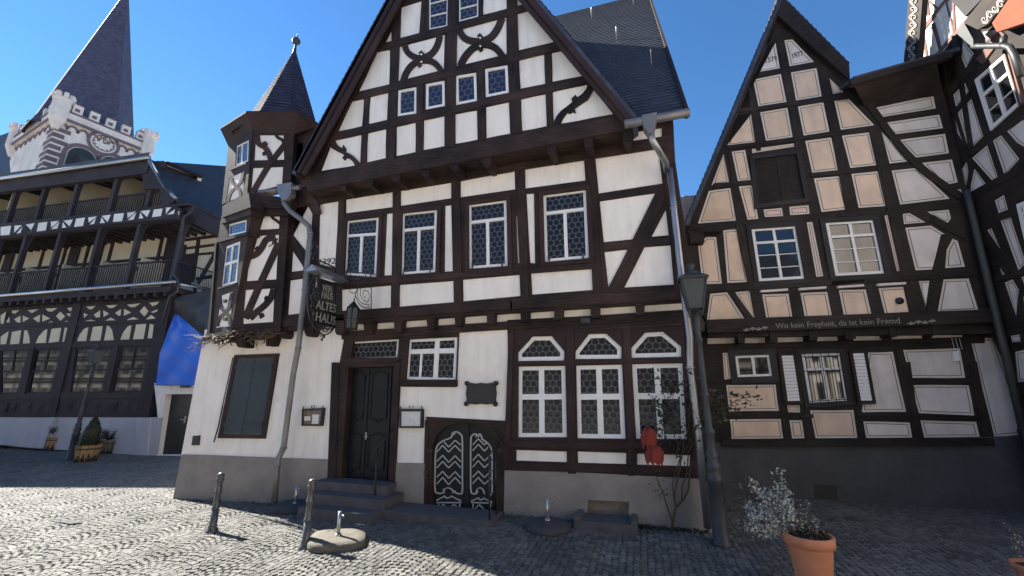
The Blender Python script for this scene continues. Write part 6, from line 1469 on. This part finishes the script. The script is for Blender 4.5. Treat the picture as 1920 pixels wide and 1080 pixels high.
# ------------------------------------------------------------------ terracotta pots
def potted(c, r, z0, zr, label, name='potted_shrub'):
    t = thing(name, label, 'potted plant', (c.x, c.y, z0), 'terracotta pots with shrubs'); h = zr - z0; mb = MB()
    mb.lathe([(r * .6, 0), (r * .62, .02), (r * .88, h * .80), (r * .9, h * .82), (r, h * .83), (r * 1.02, h * .97), (r, h), (r * .9, h), (r * .87, h * .9), (.01, h * .9)], (0, 0, 0), 40); mb.build('pot', 'terracotta', t, local=True)
    sl_ = MB(); sl_.lathe([(r * .87, h * .905), (r * .5, h * .95), (.01, h * .96)], (0, 0, 0), 24); sl_.build('soil', 'soil', t, local=True); return t, h
pc_ = O + ray(1513, 1000) * 4.5; print('pot', pc_)
pt1, h = potted(pc_, .245, gz(pc_.x), pc_.z, 'large terracotta pot with a drooping silver-leaved shrub, in the right foreground')
def loc_(x, y, dy=0): return atY(x, y, pc_.y + dy) - Vector((pc_.x, pc_.y, gz(pc_.x)))
st_ = MB(); lf_ = MB(); gl_ = MB()
for a, mid_, b in (((1500, 1000), (1470, 960), (1463, 885)), ((1498, 998), (1450, 960), (1408, 905)), ((1495, 1000), (1440, 950), (1402, 950)), ((1496, 998), (1445, 950), (1425, 1000)), ((1500, 1000), (1465, 950), (1458, 915)), ((1495, 1000), (1455, 960), (1440, 990)), ((1490, 1000), (1430, 950), (1412, 975)),
                   ((1500, 1000), (1470, 970), (1475, 935)), ((1496, 1000), (1450, 940), (1430, 920)), ((1500, 1000), (1460, 975), (1468, 990)), ((1490, 1000), (1450, 985), (1445, 1000)), ((1498, 998), (1458, 935), (1445, 925)), ((1490, 1000), (1430, 930), (1405, 960)), ((1495, 1000), (1435, 965), (1405, 985))):
    dy = random.uniform(-.15, .15); A = loc_(*a); B = loc_(*mid_, dy); Cq = loc_(*b, dy * 1.5); P = []
    for i in range(11): t = i / 10; P.append(A * (1 - t) ** 2 + B * 2 * t * (1 - t) + Cq * t * t + Vector((random.gauss(0, .006), random.gauss(0, .006), random.gauss(0, .006))))
    st_.tube(P, [.006 - .0004 * i for i in range(11)], 5)
    for i in range(3, 11):
        for _ in range(20): leaf(lf_, P[i] + Vector((random.gauss(0, .03), random.gauss(0, .03), random.gauss(0, .03))), random.uniform(.02, .046))
        if random.random() < .6:
            q = P[i] + Vector((random.gauss(0, .07), random.gauss(0, .06), random.gauss(-.03, .06))); st_.tube([P[i], (P[i] + q) / 2 + Vector((0, 0, .01)), q], .0028, 4)
            for _ in range(9): leaf(lf_, q + Vector((random.gauss(0, .02), random.gauss(0, .02), random.gauss(0, .02))), random.uniform(.014, .03))
for x0, x1, yt in ((1497, 1487, 940), (1507, 1502, 948), (1515, 1512, 940), (1525, 1528, 968), (1505, 1495, 960), (1535, 1532, 970)):
    A, B = loc_(x0, 1000), loc_(x1, yt, random.uniform(-.05, .05)); st_.tube([A, (A + B) / 2 + Vector((.01, 0, 0)), B], .004, 5)
    for i in range(26): t = i / 25; leaf(lf_, A * (1 - t) + B * t + Vector((random.gauss(0, .008), random.gauss(0, .008), 0)), random.uniform(.02, .035))
for i in range(420): a = random.uniform(0, 6.28); r = random.uniform(0, .21); leaf(gl_, Vector((r * math.cos(a), r * math.sin(a), h * .95 + abs(random.gauss(0, .045)))), random.uniform(.025, .05))
st_.build('stems', 'twig', pt1, local=True); lf_.build('silver_foliage', 'silverleaf', pt1, local=True); gl_.build('green_foliage', 'leaf', pt1, local=True)
p2c = O + ray(1945, 1060) * 4.3
pt2, h = potted(p2c, .20, gz(p2c.x), p2c.z, 'terracotta pot with thin pale sprigs, cut off by the right edge'); lf_ = MB(); st_ = MB()
for i in range(14):
    a = random.uniform(0, 6.28); q = Vector((math.cos(a) * .16, math.sin(a) * .12, h + random.uniform(.15, .42))); st_.tube([(0, 0, h * .9), q * .5 + Vector((0, 0, h * .5)), q], .004, 4)
    for k in range(12): leaf(lf_, q * (k / 12) + Vector((0, 0, h * (1 - k / 12))) + Vector((random.gauss(0, .01), random.gauss(0, .01), 0)), .03)
st_.build('stems', 'twig', pt2, local=True); lf_.build('silver_foliage', 'silverleaf', pt2, local=True)
# ------------------------------------------------------------------ planters and bench on the left
def planter(p, w, h, m, label, kind):
    t = thing('wooden_planter', label, 'planter', tuple(p), 'wooden planters in front of the gallery house'); mb = MB(); n = 12
    for i in range(n):
        a0 = 2 * math.pi * i / n; a1 = 2 * math.pi * (i + .92) / n; mb.rnd(); r0, r1 = w * .42, w * .5
        P = [Vector((math.cos(a) * r, math.sin(a) * r, z)) for a, r, z in ((a0, r0, 0), (a1, r0, 0), (a1, r1, h), (a0, r1, h))]; mb.face(P); mb.face([P[3], P[2], P[2] * .9 + Vector((0, 0, h * .1)), P[3] * .9 + Vector((0, 0, h * .1))])
    mb.build('tub', m, t, local=True); mb = MB(); mb.lathe([(w * .455, h * .2), (w * .462, h * .28)], (0, 0, 0), 20); mb.lathe([(w * .49, h * .75), (w * .497, h * .83)], (0, 0, 0), 20); mb.build('hoop', 'castiron', t, local=True)
    s_ = MB(); s_.lathe([(w * .43, 0.02), (w * .47, h * .9), (.01, h * .93)], (0, 0, 0), 16); s_.build('soil', 'soil', t, local=True)
    lf = MB()
    if kind == 'cone':
        Hh = 1.15
        for i in range(2600):
            t_ = random.random() ** .8; r = (w * .46) * (1 - t_ ** 1.7) * random.uniform(.8, 1.03) + .01; a = random.uniform(0, 6.28); leaf(lf, Vector((math.cos(a) * r, math.sin(a) * r, h + t_ * Hh)), random.uniform(.03, .06))
        lf.lathe([(w * .38, h), (w * .3, h + Hh * .5), (w * .12, h + Hh * .85), (.01, h + Hh * .95)], (0, 0, 0), 12)
    else:
        for i in range(70):
            a = random.uniform(0, 6.28); q = Vector((math.cos(a) * w * random.uniform(.1, .6), math.sin(a) * w * .4, h + random.uniform(.1, .45))); lf.tube([(0, 0, h), q], .006, 4)
            for k in range(9): leaf(lf, q + Vector((random.gauss(0, .05), random.gauss(0, .05), random.gauss(0, .05))), .06)
    lf.build('foliage', 'leaf', t, local=True); return t
N_ = lambda s: px('N', s)
q1 = onground(*N_("430,435")[0]); q2 = onground(*N_("665,522")[0]); q3 = onground(*N_("820,462")[0])
def wpx(p, n): return n / FPX * ((p - O).dot(Fv) * math.cos(PITCH) + (p - O).z * math.sin(PITCH))
planter(q1, wpx(q1, 33), wpx(q1, 25), 'planter', 'light wooden planter with loose leafy twigs, left of the slim street lamp', 'loose')
planter(q2, wpx(q2, 37), wpx(q2, 30), 'planter', 'light wooden tub holding a clipped conical dark shrub, right of the slim street lamp', 'cone')
planter(q3, wpx(q3, 24), wpx(q3, 24), 'planterweathered', 'weathered grey planter with a small plant, behind the conical shrub', 'loose')
bq = onground(*N_("10,405")[0]); bt0 = thing('bench', 'dark slatted bench with a leafy plant on it, against the plinth at the left edge', 'bench', tuple(bq)); k = wpx(bq, 1)
mb = MB(); 
for i in range(5): mb.bar3((-.9, -.1 + i * .12, .48), (.75, -.1 + i * .12, .48), .09, .03)
mb.build('seat', 'lt', bt0, local=True); mb = MB()
for i in range(3): mb.bar3((-.9, .45 + i * .03, .6 + i * .13), (.85, .45 + i * .03, .6 + i * .13), .09, .03, (0, 1, 0))
mb.build('backrest', 'lt', bt0, local=True)
for sx_ in (-.85, .6):
    for sy in (-.1, .4): mb = MB(); mb.bar3((sx_, sy, 0), (sx_, sy, .47 if sy < 0 else .9), .05, .05, (0, 1, 0)); mb.build('leg', 'iron', bt0, local=True)
pl_t = thing('small_plant', 'small leafy plant standing on the dark bench', 'plant', tuple(bq + Vector((.1, .15, .5)))); lf = MB()
for i in range(380): leaf(lf, Vector((random.gauss(0, .17), random.gauss(0, .12), .1 + abs(random.gauss(.1, .15)))), .07)
lf.build('foliage', 'leaf', pl_t, local=True); pm_ = MB(); pm_.lathe([(.1, 0), (.14, .16), (.12, .16)], (0, 0, 0), 16); pm_.build('pot', 'darkconcrete', pl_t, local=True)
# ------------------------------------------------------------------ cover in the pavement, weeds
cq = [onground(*t, .028) for t in N_("430,985 560,972 655,992 545,1006")]; mb = MB(); mb.face([cq[3], cq[2], cq[1], cq[0]]); c_o = mb.build('drain_cover', 'darkconcrete', loc=tuple(cq[0])); tag(c_o, 'flat dark service cover set in the sunlit cobbles at the far left', 'drain cover')
wd_ = MB()
for i in range(900):
    x = random.choice([random.uniform(-1.4, .8), random.uniform(-.2, .8), random.uniform(-10.3, .8)]); leaf(wd_, Vector((x, 7.55 - abs(random.gauss(0, .05)), gz(x) + random.uniform(0, .05))), random.uniform(.02, .05))
wo_ = wd_.build('weeds', 'leaf', loc=(0, 7.5, 0)); wo_['kind'] = 'stuff'
# ------------------------------------------------------------------ the houses on the near side of the square (behind the camera, mirrored in the panes)
oh = thing('opposite_house', 'white half-timbered houses behind the viewer, mirrored in the window panes', 'house', (2, -9, 0))
def opp(x0, x1, y, zt, zr):
    OP = Pl((x0, y, 0), (0, 1, 0), (-1, 0, 0)); mb = MB(); mb.box(((x0 + x1) / 2, y - 4, zt / 2), (x1 - x0, 8, zt)); mb.build('wall', 'plaster', oh); t = MB()
    z = 0
    for z in (.8, 3.2, 3.6, 5.9, 6.3, zt - .15): t.bar3((x0, y + .03, z), (x1, y + .03, z), .06, .25)
    x = x0
    while x <= x1: t.bar3((x, y + .035, .8), (x, y + .035, zt), .25, .06, (0, 1, 0)); x += 1.9
    x = x0 + .9
    while x < x1: t.bar3((x - .8, y + .03, 3.7), (x + .6, y + .03, 5.8), .2, .06, (0, 1, 0)); x += 3.8
    t.build('timber_frame', 'timber', oh); g = MB(); x = x0 + .95
    while x < x1:
        for zz2 in (1.9, 4.8, 7.4):
            if zz2 + .7 < zt: g.box((x, y + .02, zz2), (.9, .05, 1.2))
        x += 1.9
    g.build('window_panes', 'glass', oh); r = MB(); r.face([(x0 - .3, y + .5, zt - .2), (x1 + .3, y + .5, zt - .2), (x1 + .3, y - 4, zr), (x0 - .3, y - 4, zr)]); r.face([(x1 + .3, y - 8.5, zt - .2), (x0 - .3, y - 8.5, zt - .2), (x0 - .3, y - 4, zr), (x1 + .3, y - 4, zr)]); r.build('roof', 'slate', oh)
opp(-110, -24, -14, 8.5, 13); opp(-23, -6, -15, 8.5, 13); opp(-5.5, 14, -13, 9, 13.5)

wo2 = thing('added_bounce_house', 'unseen white house added right of the square to bounce sunlight onto the inn front', 'house', (11, -4, 0))  # unseen house added to throw sunlight back onto the shaded fronts
mb = MB(); mb.box((14, -3.5, 4.2), (6, 15, 8.4)); mb.build('wall', 'plaster', wo2); tm_ = MB()
for z in (.8, 3.2, 5.6, 8.1): tm_.bar3((10.97, -11, z), (10.97, 4, z), .06, .2, (0, 0, 1))
y = -11
while y <= 4: tm_.bar3((10.96, y, .8), (10.96, y, 8.1), .2, .06, (1, 0, 0)); y += 2.5
tm_.build('timber_frame', 'timber', wo2); g = MB(); y = -9.75
while y < 4:
    for z in (2., 4.4, 6.9): g.box((10.98, y, z), (.05, .9, 1.2))
    y += 2.5
g.build('window_panes', 'glass', wo2); r = MB(); r.face([(10.6, -11.3, 8.2), (10.6, 4.3, 8.2), (14, 4.3, 12.5), (14, -11.3, 12.5)]); r.face([(17.4, 4.3, 8.2), (17.4, -11.3, 8.2), (14, -11.3, 12.5), (14, 4.3, 12.5)]); r.build('roof', 'slate', wo2)
